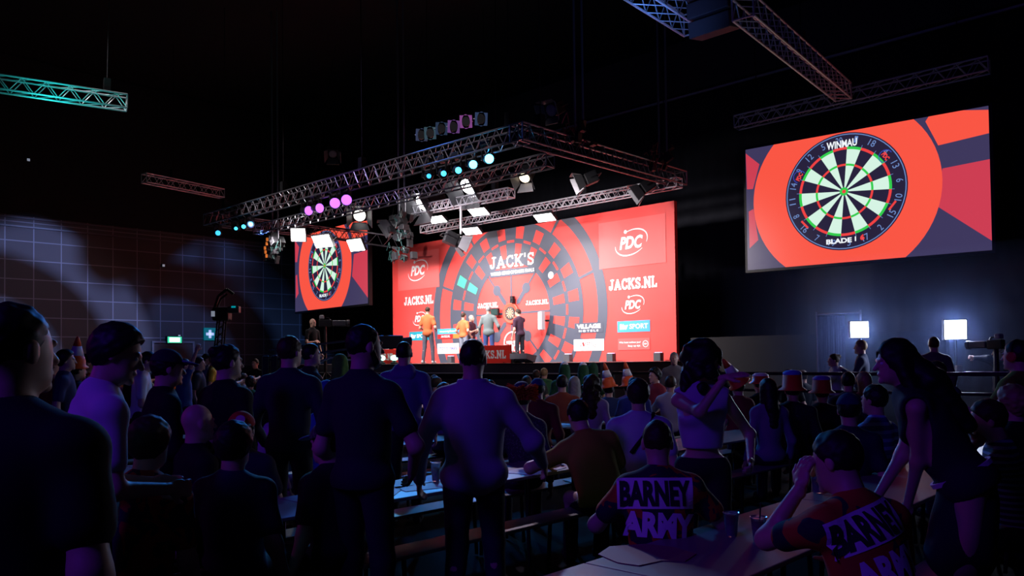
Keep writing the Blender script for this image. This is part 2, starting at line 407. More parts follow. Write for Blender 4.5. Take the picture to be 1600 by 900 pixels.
a.text('VILLAGE', c[0], c[1] + c[3] * .14, c[2] * .84, c[3] * .44, M_white, 4, .05); a.text('H O T E L S', c[0], c[1] - c[3] * .30, c[2] * .68, c[3] * .2, M_white, 4, .04); fin(a, 'sponsor_plate')
c = bbox(897, 530, 944, 548); a = bart(); a.rect(c[0] - c[2] / 2, c[1] - c[3] / 2, c[0] + c[2] / 2, c[1] + c[3] / 2, M_white, 3)
for i, ch in enumerate('FIREBALL'):
    tt = (i - 3.5) / 3.5; a.text(ch, c[0] + tt * c[2] * .24, c[1] + c[3] * (.2 - .26 * tt * tt), c[2] * .055, c[3] * .36, M_deepred, 4, .0, rot=-tt * 28)
a.text('F', c[0], c[1] - c[3] * .26, c[2] * .04, c[3] * .22, M_deepred, 4, 0.); fin(a, 'sponsor_plate')
c = bbox(966, 528.5, 1015.7, 546.6); a = bart(); a.rect(c[0] - c[2] / 2, c[1] - c[3] / 2, c[0] + c[2] / 2, c[1] + c[3] / 2, M_pink, 3)
a.text('Wat kost gokken jou?', c[0] - c[2] * .12, c[1] + c[3] * .14, c[2] * .68, c[3] * .2, M_white, 4, .02); a.text('Stop op tijd.', c[0] + c[2] * .02, c[1] - c[3] * .17, c[2] * .4, c[3] * .2, M_white, 4, .02)
a.sector((c[0] + c[2] * .37, c[1]), c[3] * .24, c[3] * .29, 0, 360, M_white, 4, 20); a.text('18+', c[0] + c[2] * .37, c[1], c[3] * .34, c[3] * .16, M_white, 4, .02); fin(a, 'sponsor_plate')
c = bbox(684, 513.5, 717.6, 522); a = bart(); a.rect(c[0] - c[2] / 2, c[1] - c[3] / 2, c[0] + c[2] / 2, c[1] + c[3] / 2, M_sky, 3); a.text('moneybarn', c[0], c[1], c[2] * .78, c[3] * .5, M_white, 4, .03)
z1_ = c[1] - c[3] / 2; a.rect(c[0] - c[2] / 2, z1_ - .17, c[0] + c[2] * .22, z1_, M_deepred, 3); a.rect(c[0] + c[2] * .22, z1_ - .17, c[0] + c[2] / 2, z1_, M_orange, 3)
slab(a, 'JACKS.NL', c[0] - c[2] * .12, z1_ - .085, c[2] * .42, .08, M_white, 4, .22); fin(a, 'sponsor_plate')
c = bbox(684, 536.5, 717.6, 552.6); a = bart(); a.rect(c[0] - c[2] / 2, c[1] - c[3] / 2, c[0] + c[2] / 2, c[1] + c[3] / 2, M_white, 3); a.text('TOYO TIRES', c[0], c[1], c[2] * .82, c[3] * .27, M_blue, 4, .03); fin(a, 'sponsor_plate')
c = bbox(786, 527, 816, 550); a = bart(); a.sector((c[0], c[1] + .05), .37, .42, -140, 140, M_white, 3, 36); a.text('WORLD SERIES', c[0], c[1] + .08, .58, .11, M_white, 4, .04); a.text('DARTS', c[0], c[1] - .11, .74, .24, M_white, 4, .05); fin(a, 'tour_roundel')
c = bp(861, 430); a = bart(); a.sector(c, 0, .12, 0, 360, M_white, 3, 20); fin(a, 'painted_glare_spot')  # bright glare spot on the panel, painted as a white disc

# ------------------------------------------------------------------ dartboard and the things at the back of the stage
NUM = [20, 1, 18, 4, 13, 6, 10, 15, 2, 17, 3, 19, 7, 16, 8, 11, 14, 9, 12, 5]
db = empty('dartboard', S(0, .02, 3.31), HR, 'small round cream and black dartboard in a glowing orange surround', 'dartboard')
qf = Vector((0, -1, 0)).to_track_quat('Z', 'Y')
MB().lathe((0, 0, 0), [(.37, 0), (.37, .05), (.33, .06), (.25, .05)], 40, qf).build('surround', mat('surround_orange', (.62, .075, .04), .5), db, smooth=False)
MB().lathe((0, -.04, 0), [(.232, 0), (.232, .035)], 40, qf).build('board_rim', M_black, db)
ab = Art(Vector((0, -.078, 0)), Vector((1, 0, 0)), ZD, Vector((0, -1, 0)), .002)
mg, mr = mat('board_green', (.01, .3, .06), .6), mat('board_scarlet', (.6, .02, .02), .6)
for k in range(20):
    lo, hi = 18 * k - 9, 18 * k + 9; dk = k % 2 == 0
    for r0, r1, m_ in ((.016, .099, M_black if dk else M_cream), (.099, .107, mr if dk else mg), (.107, .162, M_black if dk else M_cream), (.162, .170, mr if dk else mg)): ab.sector((0, 0), r0, r1, lo, hi, m_, 1, 3)
ab.sector((0, 0), .007, .016, 0, 360, mg, 1, 16); ab.sector((0, 0), 0, .007, 0, 360, mr, 1, 10)
for k, nn in enumerate(NUM): t = R(18 * k); ab.text(str(nn), math.sin(t) * .2, math.cos(t) * .2, .03 if nn > 9 else .015, .028, mat('number_wire', (.35, .35, .35), .5), 2, .02)
ab.build('playing_face', db)
def at_v_floor(px, v, z=STAGE):
    p = at_v(px, 500, v); p.z = z; return p
def thing_box(name, p, sz, m, label, cat, rz=HR, bev=.01, **k):
    e = empty(name, p, rz, label, cat, k.get('group')); MB().box((0, 0, sz[2] / 2), sz, bev=bev).build('housing', m, e); return e
p = at_v(773.6, 487.4, .18); e = empty('scoring_monitor', p, HR, 'small black scoring monitor hung left of the dartboard', 'monitor'); tag(e, label='small black scoring monitor hung beside the dartboard above the grey jacket')
MB().box((0, 0, 0), (.36, .1, .26), bev=.01).build('housing', M_case, e); MB().box((0, -.055, 0), (.3, .01, .2)).build('display', mat('dim_screen', (.02, .03, .03), .2, emit=(.05, .2, .16), es=.3), e); MB().box((0, .1, 0), (.08, .2, .08)).build('bracket', M_case, e)
p = at_v(800.5, 468, .12); e = empty('board_camera', p, HR, 'little black box camera fixed right above the dartboard', 'camera')
MB().box((0, 0, 0), (.13, .14, .24), bev=.01).build('housing', M_case, e); MB().tube((0, -.07, 0), (0, -.1, 0), .03, n=14).build('lens', mat('lens_glass', (.05, .05, .06), .1), e); MB().box((0, .09, 0), (.05, .1, .05)).build('bracket', M_case, e)
p = at_v(846, 501, .35); e = empty('side_screen', p, HR + R(-28), 'white lit side screen in a grey frame right of the dartboard', 'screen'); e['label'] = 'upright white lit screen in a grey frame beside the referee'
MB().box((0, 0, 0), (.36, .12, .62), bev=.01).build('housing', mat('grey_case', (.3, .28, .3), .5), e); MB().box((-.02, -.065, 0), (.26, .01, .54)).build('display', mat('white_screen', (.9, .9, .9), .5, emit=(1, .98, .96), es=.9), e); MB().box((0, .16, 0), (.06, .22, .06)).build('bracket', M_case, e)
# floor uplights: each a small box with its own pink lamp grazing the panel
for i, px in enumerate((628, 704, 757, 887, 954, 1028)):
    p = at_v_floor(px, .42)
    e = empty('uplight', p, HR, ['black uplight box at the far end of the red panel', 'black uplight box behind the player in orange with grey jeans', 'black uplight box behind the grey jacket', 'black uplight box below the white whisky plate', 'black uplight box between the white plate and the gambling notice', 'black uplight box at the end of the red panel nearest the masking flat'][i], 'uplight', 'pink uplights along the red panel')
    MB().box((0, 0, .13), (.24, .2, .26), bev=.015).build('housing', mat('uplight_case', (.07, .07, .08), .5), e)
    MB().box((0, 0, .264), (.17, .13, .01)).build('lamp_lens', mat('pink_lens', (1, .4, .8), .3, emit=(1, .35, .8), es=6), e)
    l = spot('pink_uplight_beam', p + ZD * .3, p + ZD * 2.3 - VD * .42, 70 if i not in (1, 2) else 30, (1, .25, .75), 24, .9, .04)
# ------------------------------------------------------------------ boards and kit along the stage front
def web_board(px, py, v, wd, ht, label):
    p = at_v_floor(px, v); e = empty('sponsor_board', p, HR, label, 'sign')
    MB().box((0, 0, ht / 2), (wd, .06, ht), bev=.01).build('board_panel', mat('board_bright_red', (.75, .03, .02), .4), e)
    f = Art(Vector((0, -.032, ht / 2)), Vector((1, 0, 0)), ZD, Vector((0, -1, 0)), .003); slab(f, 'JACKS.NL', 0, 0, wd * .8, ht * .42, M_white, 1, .24); f.build('web_lettering', e)
    b = MB()
    for s_ in (-1, 1): b.box((s_ * wd * .35, .12, .02), (.06, .3, .04))
    b.build('foot_bracket', M_case, e)
web_board(764, 555, 4.9, 1.65, .50, 'red web address board standing at the stage edge beside the wedge monitor')
web_board(598, 556, 4.3, 1.5, .48, 'red web address board standing at the far dark end of the stage')
p = at_v_floor(817, 4.9); e = empty('wedge_monitor', p, HR, 'grey wedge shaped monitor speaker on the stage edge', 'speaker')
b = MB(); vs = [(x, y, z) for x in (-.3, .3) for y, z in ((-.2, .12), (-.2, .26), (.2, .2), (.12, .02))]; b.add(vs, [(0, 1, 2, 3), (7, 6, 5, 4), (0, 4, 5, 1), (1, 5, 6, 2), (2, 6, 7, 3), (3, 7, 4, 0)]); b.build('cabinet', mat('grey_grille', (.5, .5, .54), .55), e)
b = MB(); b.box((-.2, 0, .03), (.04, .3, .06)); b.box((.2, 0, .03), (.04, .3, .06)); b.path([(-.2, -.15, .06), (-.12, -.18, .13), (.12, -.18, .13), (.2, -.15, .06)], .015); b.build('stand', M_case, e)
p = at_v_floor(802.5, 4.8); e = empty('stage_beacon', p, HR, 'squat black beacon light beside the grey wedge monitor', 'light')
MB().lathe((0, 0, 0), [(.11, 0), (.11, .08), (.08, .1), (.12, .14), (.1, .27), (.04, .31)], 14).build('housing', M_case, e)
for px, lb in ((595.8, 'green glowing stage light at the very end of the red board'), (615.5, 'green glowing stage light between the red board and the red panel')):
    p = at_v_floor(px, 4.75); e = empty('stage_light', p, HR, lb, 'light')
    MB().lathe((0, 0, 0), [(.12, 0), (.12, .06), (.05, .08), (.05, .12)], 14).build('base_plate', M_case, e)
    b = MB(); b.lathe((0, 0, .2), [(.03, -.09), (.1, -.06), (.12, 0), (.1, .06), (.03, .09)], 14); b.build('globe', mat('green_globe', (.6, 1, .8), .4, emit=(.45, 1, .75), es=2.2), e, smooth=True)
e = empty('covered_case', at_v_floor(592, 3.4), HR, 'grey cloth covered case standing above the red board', 'case')
b = MB(); b.box((0, 0, .3), (.55, .5, .6), bev=.06); b.box((.1, -.1, .66), (.5, .4, .16), Matrix.Rotation(.3, 3, 'Y'), bev=.05); b.build('cover', mat('grey_cloth', (.3, .29, .34), .8, bump=.6, bscale=8), e, smooth=True)

# ------------------------------------------------------------------ big screens
def emis(name, c, s=1.):
    return mat(name, (.02, .02, .02), .35, emit=c, es=s, spec=.3)
E_red, E_red2, E_navy = emis('led_red', srgb(250, 86, 68)), emis('led_rose', srgb(205, 62, 82)), emis('led_navy', srgb(62, 56, 92))
E_blk, E_wht, E_grn, E_scr = emis('led_black', srgb(40, 34, 60)), emis('led_pale', srgb(214, 244, 228)), emis('led_green', srgb(52, 205, 78)), emis('led_scarlet', srgb(240, 66, 66))
E_num, E_txt = emis('led_number', srgb(110, 140, 200)), emis('led_text', srgb(245, 250, 255))
def big_screen(x0, x1, Ya, Yb, ytl, ybl, label):
    """a hung LED screen; lower edge corners seen in columns x0 and x1"""
    A, B = at(x0, 400, Ya), at(x1, 400, Yb); A.z = B.z = 0
    zt, zb = at(x0, ytl, Ya).z, at(x0, ybl, Ya).z
    Ax = (B - A); W = Ax.length; Ax.normalize(); N = Ax.cross(ZD); Hh = zt - zb
    root = empty('led_screen', A + Ax * W / 2 + ZD * zb, math.atan2(Ax.y, Ax.x), label, 'screen')
    X, Z, F = Vector((1, 0, 0)), ZD, Vector((0, -1, 0))
    MB().box((0, .09, Hh / 2), (W + .16, .16, Hh + .16), bev=.01).build('screen_housing', M_case, root)
    art = Art(Vector((-W / 2, 0, 0)), X, Z, F, .003); return root, art, W, Hh, A, Ax, zb
def plane_px(px, py, A, Ax, zb):
    N = Ax.cross(ZD); d = ray(px, py); o = Vector((0, 0, EYE)); p = o + d * ((A - o).dot(N) / d.dot(N)); return (p - A).dot(Ax), p.z - zb
def paint_screen(art, W, Hh, c, rb, polys, disc):
    box = (0, 0, W, Hh)
    art.rect(0, 0, W, Hh, E_navy, 1)
    for pl, m_ in polys:
        q = clip_poly(pl, box)
        if len(q) > 2: art.poly(q, m_, 2)
    art.sector(disc[:2], 0, disc[2], 0, 360, E_red, 3, 72, box)
    art.sector(c, 0, rb, 0, 360, E_blk, 4, 60, box)
    art.sector(c, rb * .965, rb * .98, 0, 360, E_num, 5, 60, box)
    s_ = rb / .2265; rot = 6.0 - 9
    for k in range(20):
        lo, hi = 18 * k - 9 - 4, 18 * k + 9 - 4; dk = k % 2 == 0
        for r0, r1, m_ in ((.016, .099, E_blk if dk else E_wht), (.099, .107, E_scr if dk else E_grn), (.107, .162, E_blk if dk else E_wht), (.162, .172, E_scr if dk else E_grn)): art.sector(c, r0 * s_, r1 * s_, lo, hi, m_, 5, 4, box)
        t = R(18 * k - 4); nn = NUM[k]; art.text(str(nn), c[0] + math.sin(t) * rb * .88, c[1] + math.cos(t) * rb * .88, rb * (.11 if nn > 9 else .055), rb * .11, E_num, 6, 0., rot=-math.degrees(t) if math.cos(t) > -.2 else 180 - math.degrees(t))
        t = R(18 * k - 13); art.stroke([(c[0] + math.sin(t) * r * s_, c[1] + math.cos(t) * r * s_) for r in (.170, .181)], .012, E_num, 6)
    art.sector(c, .007 * s_, .016 * s_, 0, 360, E_grn, 6, 20); art.sector(c, 0, .007 * s_, 0, 360, E_scr, 6, 12)
    art.text('WINMAU', c[0] - rb * .02, c[1] + rb * .815, rb * .50, rb * .13, E_txt, 8, .03); art.text('BLADE', c[0] - rb * .10, c[1] - rb * .835, rb * .42, rb * .085, E_txt, 8, .04); art.text('6', c[0] + rb * .28, c[1] - rb * .81, rb * .07, rb * .1, E_scr, 8, .06)
    art.stroke([(c[0] + rb * .17, c[1] - rb * .79), (c[0] + rb * .17, c[1] - rb * .86)], rb * .02, E_txt, 8)
    for t, tx in ((58, 'PDC'), (-60, 'PDC'), (118, 'GO'), (-122, 'GO')):
        x_, y_ = c[0] + math.sin(R(t - 4)) * rb * .83, c[1] + math.cos(R(t - 4)) * rb * .83
        if tx == 'PDC':
            art.text('PDC', x_, y_, rb * .14, rb * .08, E_scr, 8, .05, rot=-t if abs(t) < 90 else 180 - t); art.sector((x_, y_), rb * .1, rb * .112, 200, 420, emis('led_blue', srgb(60, 70, 190)), 7, 12)
        else: art.stroke([(x_ - rb * .05, y_ - rb * .06 * (1 if t > 0 else -1)), (x_ + rb * .05, y_ + rb * .06 * (1 if t > 0 else -1))], rb * .035, E_scr, 7)
HS = 3.5
root, art, W, Hh, A, Ax, zb = big_screen(1168, 1550.5, HS * 6.58, HS * 5.48, 234.2, 422.4, 'large wide LED screen showing a dartboard close-up, hung at the side of the hall'); W1, H1 = W, Hh
root['label'] = 'wide LED screen with dartboard close-up, in the open with nothing hanging before it'
pp = lambda x, y: plane_px(x, y, A, Ax, zb)
c4 = lambda x, y: pp(1150 + x / 3, 140 + y / 3)
cc = c4(507, 478); rb = (c4(800, 430)[0] - c4(220, 510)[0]) / 2 * .985; rr_ = (c4(967, 380)[0] - c4(82, 480)[0]) / 2
polys = [([c4(920, 100), c4(1190, 95), c4(1192, 203), c4(948, 262), c4(888, 150)], E_red), ([c4(968, 370), c4(1195, 325), c4(1215, 718), c4(940, 545)], E_red2), ([c4(46, 300), c4(110, 350), c4(80, 466), c4(52, 468)], E_red2), ([c4(60, 572), c4(82, 560), c4(105, 705), c4(64, 745)], E_red2)]
paint_screen(art, W, Hh, cc, rb, polys, (c4(967, 380)[0] - rr_, cc[1] - .02, rr_))
art.build('display', root)
rel = lambda q: (q[0] / W, q[1] / Hh)
polysr = [([rel(q) for q in pl], m_) for pl, m_ in polys]; ccr = rel(cc); discr = ((c4(967, 380)[0] - rr_) / W, (cc[1] - .02) / Hh, rr_ / Hh); rbr = rb / Hh
root, art, W, Hh, A, Ax, zb = big_screen(461, 574.5, HS * 10.62, HS * 9.22, 371.8, 487.3, 'LED screen with dartboard close-up, hung low behind bright white floodlights beside the red panel')
paint_screen(art, W, Hh, (ccr[0] * W, ccr[1] * Hh), rbr * Hh, [([(x * W, y * Hh) for x, y in pl], m_) for pl, m_ in polysr], (discr[0] * W, discr[1] * Hh, discr[2] * Hh))
art.build('display', root)

# ------------------------------------------------------------------ trusses
def truss(a, b, w_, h_, label, r=.025, group=None, step=.45, hang=(), flat=False, drop=H, m=None):
    m = m or M_alu_shaded
    a, b = Vector(a), Vector(b); L = (b - a).length; e = empty('lighting_truss', a, 0, label, 'truss', group)
    q = (b - a).normalized(); sd = q.cross(ZD).normalized(); up = sd.cross(q).normalized(); e.rotation_mode = 'XYZ'
    Mx = Matrix((q, sd, up)).transposed().to_4x4(); Mx.translation = a; e.matrix_world = Mx
    cs = [(y, z) for y in (-w_ / 2, w_ / 2) for z in (0, h_)] if not flat else [(0, 0), (0, h_)]
    for y, z in cs: MB().tube((0, y, z), (L, y, z), r, n=8).build('chord', m, e)
    lb = MB(); n = max(2, int(L / step)); fl = 0
    for i in range(n):
        x0, x1 = L * i / n, L * (i + 1) / n; xm = (x0 + x1) / 2
        for y in ({c[0] for c in cs}):
            lb.tube((x0, y, 0), (xm, y, h_), r * .5, n=5, cap=False); lb.tube((xm, y, h_), (x1, y, 0), r * .5, n=5, cap=False)
        if not flat:
            for z in (0, h_): lb.tube((x0, -w_ / 2, z), (x1, w_ / 2, z) if i % 2 else (x1, -w_ / 2 + w_, z), r * .5, n=5, cap=False)
    for x in (0, L):
        if not flat: lb.path([(x, -w_ / 2, 0), (x, w_ / 2, 0), (x, w_ / 2, h_), (x, -w_ / 2, h_), (x, -w_ / 2, 0)], r * .7)
    lb.build('lattice', m, e)
    for x in hang:
        hb = MB(); x_ = x * L; hb.tube((x_, 0, h_), (x_, 0, drop - .02 - a.z - (b.z - a.z) * x), .012, n=5); hb.box((x_, 0, h_ + .22), (.16, .16, .3)); hb.build('hoist_chain', M_cable, e)
    return e
ZT = 6.55
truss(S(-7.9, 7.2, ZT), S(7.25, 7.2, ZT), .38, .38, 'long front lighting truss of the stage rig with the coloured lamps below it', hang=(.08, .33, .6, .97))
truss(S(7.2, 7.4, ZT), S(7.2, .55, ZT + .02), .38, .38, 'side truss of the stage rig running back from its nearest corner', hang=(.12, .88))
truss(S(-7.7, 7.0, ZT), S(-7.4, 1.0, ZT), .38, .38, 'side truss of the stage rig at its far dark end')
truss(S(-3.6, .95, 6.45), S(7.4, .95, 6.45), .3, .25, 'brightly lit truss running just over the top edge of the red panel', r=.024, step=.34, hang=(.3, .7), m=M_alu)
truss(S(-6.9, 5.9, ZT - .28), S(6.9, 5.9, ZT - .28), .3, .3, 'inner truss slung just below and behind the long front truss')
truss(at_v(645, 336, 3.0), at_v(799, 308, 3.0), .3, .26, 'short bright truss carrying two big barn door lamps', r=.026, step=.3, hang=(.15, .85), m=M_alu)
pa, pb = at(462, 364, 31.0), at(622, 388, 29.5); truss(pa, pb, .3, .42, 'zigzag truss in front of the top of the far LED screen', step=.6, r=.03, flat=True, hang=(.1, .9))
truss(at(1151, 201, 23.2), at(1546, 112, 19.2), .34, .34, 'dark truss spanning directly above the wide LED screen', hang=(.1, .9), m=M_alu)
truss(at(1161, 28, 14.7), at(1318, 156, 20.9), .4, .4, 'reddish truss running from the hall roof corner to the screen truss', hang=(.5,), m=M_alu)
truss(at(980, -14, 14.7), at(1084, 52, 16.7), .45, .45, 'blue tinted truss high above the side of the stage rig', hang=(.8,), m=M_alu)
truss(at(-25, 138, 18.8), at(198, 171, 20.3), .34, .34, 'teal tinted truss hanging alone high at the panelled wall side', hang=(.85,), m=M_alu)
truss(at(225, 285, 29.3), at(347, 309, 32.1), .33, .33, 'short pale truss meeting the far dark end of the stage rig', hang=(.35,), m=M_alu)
# ladder bars the cluster speakers hang from
for px, lb in ((431, 'thin upright pipe pair holding a lamp cluster beside the far LED screen'),):
    pass
# ------------------------------------------------------------------ lamps of the rig
def oriented(name, loc, target, label, cat, group=None):
    e = empty(name, loc, 0, label, cat, group); e.rotation_euler = (Vector(target) - Vector(loc)).to_track_quat('-Z', 'Y').to_euler(); return e
M_hot = mat('floodlight_glow', (1, 1, 1), .5, emit=(1, .99, 1), es=9)
M_warm = mat('warm_reflector', (1, .85, .6), .4, emit=(1, .78, .5), es=3)
def flood(loc, target, label, w_=.58, h_=.32, watts=0, group='white floodlight panels of the stage rig', wash=None):
    e = oriented('floodlight_panel', loc, target, label, 'floodlight', group)
    MB().box((0, 0, .05), (w_ + .06, h_ + .06, .1), bev=.01).build('housing', M_case, e)
    MB().box((0, 0, -.008), (w_, h_, .014)).build('lamp_face', M_hot, e)
    MB().path([(-w_ / 2 - .05, 0, .05), (-w_ / 2 - .05, 0, .32), (w_ / 2 + .05, 0, .32), (w_ / 2 + .05, 0, .05)], .012).build('yoke', M_case, e)
    if watts: area('floodlight_beam', Vector(loc) + (Vector(target) - Vector(loc)).normalized() * .07, wash or target, w_, h_, watts, (1, .97, .98), 140)
    return e
def dn(p, back=.0, side=.0, down=1.): return Vector(p) + VD * back + UD * side - ZD * down
M_dim = mat('unlit_lens', (.25, .25, .28), .25)
M_fres = mat('fresnel_lens', (.8, .8, .8), .3, emit=(1, .95, .88), es=1.6)
def fresnel(loc, target, label, s_=1., glow=M_fres, cased=M_case, group='barn door lamps of the stage rig'):
    e = oriented('barn_door_lamp', loc, target, label, 'stage lamp', group)
    b = MB(); b.box((0, 0, .2 * s_), (.3 * s_, .3 * s_, .34 * s_), bev=.03); b.lathe((0, 0, 0), [(.15 * s_, .03 * s_), (.16 * s_, -.03 * s_)], 16); b.build('housing', cased, e)
    MB().lathe((0, 0, -.035 * s_), [(.001, -.02 * s_), (.09 * s_, -.012 * s_), (.135 * s_, 0), (.135 * s_, .02)], 18).build('lens', glow, e, smooth=True)
    for k in range(4):
        t = R(90 * k); Mr = Matrix.Rotation(t, 3, 'Z'); b = MB()
        w0, w1 = .15 * s_, .22 * s_; vs = [Mr @ Vector(v) for v in ((-w0, .16 * s_, -.03 * s_), (w0, .16 * s_, -.03 * s_), (w1, .27 * s_, -.26 * s_), (-w1, .27 * s_, -.26 * s_), (-w0, .168 * s_, -.02 * s_), (w0, .168 * s_, -.02 * s_), (w1, .28 * s_, -.25 * s_), (-w1, .28 * s_, -.25 * s_))]
        b.add(vs, [(0, 1, 2, 3), (7, 6, 5, 4), (0, 4, 5, 1), (1, 5, 6, 2), (2, 6, 7, 3), (3, 7, 4, 0)]); b.build('barn_door', mat('barn_door_grey', (.12, .12, .13), .4, .4), e)
    MB().path([(-.19 * s_, 0, .15 * s_), (-.19 * s_, .0, .46 * s_), (.19 * s_, .0, .46 * s_), (.19 * s_, 0, .15 * s_)], .014 * s_).build('yoke', M_case, e)
    return e
def mover(loc, target, label, colr, es=10, r_=.11, group=None):
    e = empty('moving_head_light', loc, HR, label, 'moving light', group)
    MB().box((0, 0, .36), (.34, .26, .13), bev=.02).build('base_box', M_case, e)
    b = MB(); b.box((-.17, 0, .16), (.04, .12, .36)); b.box((.17, 0, .16), (.04, .12, .36)); b.box((0, 0, .29), (.36, .16, .04)); b.build('yoke', M_case, e)
    dr = (Vector(target) - Vector(loc)).normalized(); dl = Matrix.Rotation(-HR, 3, 'Z') @ dr; q = dl.to_track_quat('Z', 'Y')
    b = MB(); b.lathe((0, 0, 0), [(.05, -.2), (.11, -.17), (.13, 0), (.13, .12), (r_ + .015, .17)], 16, q); b.build('lamp_head', M_case, e, smooth=True)
    MB().lathe((0, 0, 0), [(r_, .165), (r_ * .9, .19), (.001, .2)], 18, q).build('lens', mat('lens_' + '_'.join('%02d' % int(c * 20) for c in colr) + '_%d' % es, colr, .3, emit=colr, es=es), e, smooth=True)
    return e
CAMP = Vector((0, 0, EYE))
for (px, py, v), (bk_, sd_, dwn), lb, wt in (
    ((683, 343, 2.0), (.0, .1, 1), 'white floodlight panel below the near end of the short bright truss'  , 95), ((748, 331, 2.2), (.0, .1, 1), 'white floodlight panel hanging below the middle of the short bright truss', 95),
    ((737, 361, 1.3), (.0, .15, 1), 'white floodlight panel glowing against the top of the red panel beside the hanging black lamp'  , 95), ((851, 340, 1.5), (.0, .1, 1), 'white floodlight panel alone above the slate ring of the artwork', 100),
    ((504, 377, 4.6), (1.2, .3, .8), 'widest white floodlight, glaring over the top of the far LED screen', 20), ((556, 383, 3.6), (1.2, .3, .8), 'white floodlight over the corner of the far LED screen nearest the red panel', 16), ((466, 367, 5.2), (1.0, 1.2, .6), 'tilted narrow white floodlight left of the far LED screen', 10)):
    p = at_v(px, py, v); big = 1.3 if px == 504 else (1.05 if px == 556 else (.8 if px == 466 else 1.05))
    if px == 466: lb = 'tilted narrow white floodlight at the outer corner of the far LED screen'
    flood(p, dn(p, bk_ + (.5 if px > 600 else 0), sd_, dwn), lb, .6 * big, (.36 if px > 600 else .44), wt, wash=dn(p, bk_, sd_, dwn))
    
fresnel(at_v(662, 316, 3.0), at_v(655, 322, 3.0) + VD * 1.2 - ZD * .8 + UD * .2, 'big barn door lamp', 2.0, M_hot)['label'] = 'big glaring barn door lamp on the low end of the short bright truss'
fresnel(at_v(733, 290, 3.0), at_v(730, 300, 3.0) + VD * 1.2 - ZD * .9 + UD * .2, 'big glaring barn door lamp on the high end of the short bright truss', 2.0, M_hot)
fresnel(at_v(716, 378, 3.3), at_v(716, 378, 3.3) - VD * 1 + UD * .6 - ZD * .5, 'black barn door lamp hanging low on a pole before the red panel', 1.25)
b = MB(); p0, p1 = at_v(720, 366, 3.2), at_v(720, 322, 3.2); b.tube(p0, p1, .035, n=8); tag(b.build('drop_pipe', M_alu), 'bright pipe dropping from the short bright truss to the low black lamp', 'pipe')
fresnel(at_v(820, 277, 4.0), at_v(826, 300, 4.0) + VD * .4, 'lamp with warm lit barn doors in the dark gap beneath the rig corner', 1.1, M_warm)
fresnel(at_v(912, 283, 2.6), at_v(905, 300, 2.6) + VD * .5 - UD * .3, 'lamp with warm lit doors standing over the side of the bright panel truss', 1.1, M_warm)
fresnel(at_v(1002, 297, 1.6), at_v(985, 318, 1.6) + VD * .3, 'lamp with purple tinted doors at the side corner of the rig', 1.1)
fresnel(at_v(862, 172, 5.0), at_v(868, 200, 5.0) + VD * .9, 'lone lamp with a pinkish door hanging above the rig corner', 1.1, M_dim)
fresnel(at(520, 240, 27.0), at(524, 262, 27.0) - Vector((0, .5, 0)), 'lone grey lamp hanging in the dark high above the far end of the rig', 1.0, M_dim)
fresnel(at_v(562, 336, 4.4), at_v(580, 350, 4.4) + VD * .5, 'lamp with big grey doors over the zigzag truss', 1.5)
fresnel(at_v(610, 352, 4.0), at_v(600, 372, 4.0) + VD * .5, 'dark lamp with pale doors beside the far end of the bright panel truss', 1.2)
# coloured lamps under the front truss
cy = (.05, .5, 1.0)
for (px, py, es, r_, lb) in ((763, 248, 16, .11, 'brightest cyan moving light below the rig corner'), (738, 257, 14, .10, 'second brightest cyan moving light, beside the brightest'), (715, 266, 5, .08, 'cyan moving light third from the rig corner'), (692, 271, 3, .07, 'dim cyan moving light fourth from the rig corner'), (669, 275, 1.6, .06, 'faint cyan moving light last of the row from the rig corner'),
    (391, 350, 5, .08, 'brightest cyan moving light at the far dark end of the rig'), (380, 354, 4, .07, 'small cyan moving light second at the far dark end'), (368, 357, 3, .06, 'faint cyan moving light third at the far dark end'), (340, 364, 1.2, .09, 'dim blue moving light hanging lowest at the tip of the rig')):
    v_ = 7.0 if px > 600 else 7.0; p = at_v(px, py, v_)
    mover(p, CAMP + (p - CAMP).normalized() * 2 + Vector((2, 1, 0)), lb, cy, es, r_, 'cyan moving lights under the front truss')
pu = (.42, .12, 1.0)
for px, py, r_, lb in ((541, 312, .15, 'violet round lamp nearest the cyan row'), (523, 317, .15, 'violet round lamp second from the cyan row'), (495, 325, .14, 'violet round lamp third from the cyan row, turned aside'), (478, 329, .14, 'violet round lamp farthest from the cyan row')):
    p = at_v(px, py, 7.0); mover(p, CAMP + Vector((0 if px > 510 else 13, 4, 0)), lb, pu, 2.3, r_, 'violet round lamps under the front truss')
spot('blue_backlight_right', at_v(763, 248, 7.0) - ZD * .2 + VD * .3, S(13, 15, 0), 900, (.02, .35, 1), 55, .6)
spot('blue_backlight_left', at_v(541, 312, 7.0) - ZD * .2 + VD * .3, S(3, 14, 0), 500, (.06, .3, 1), 55, .6)
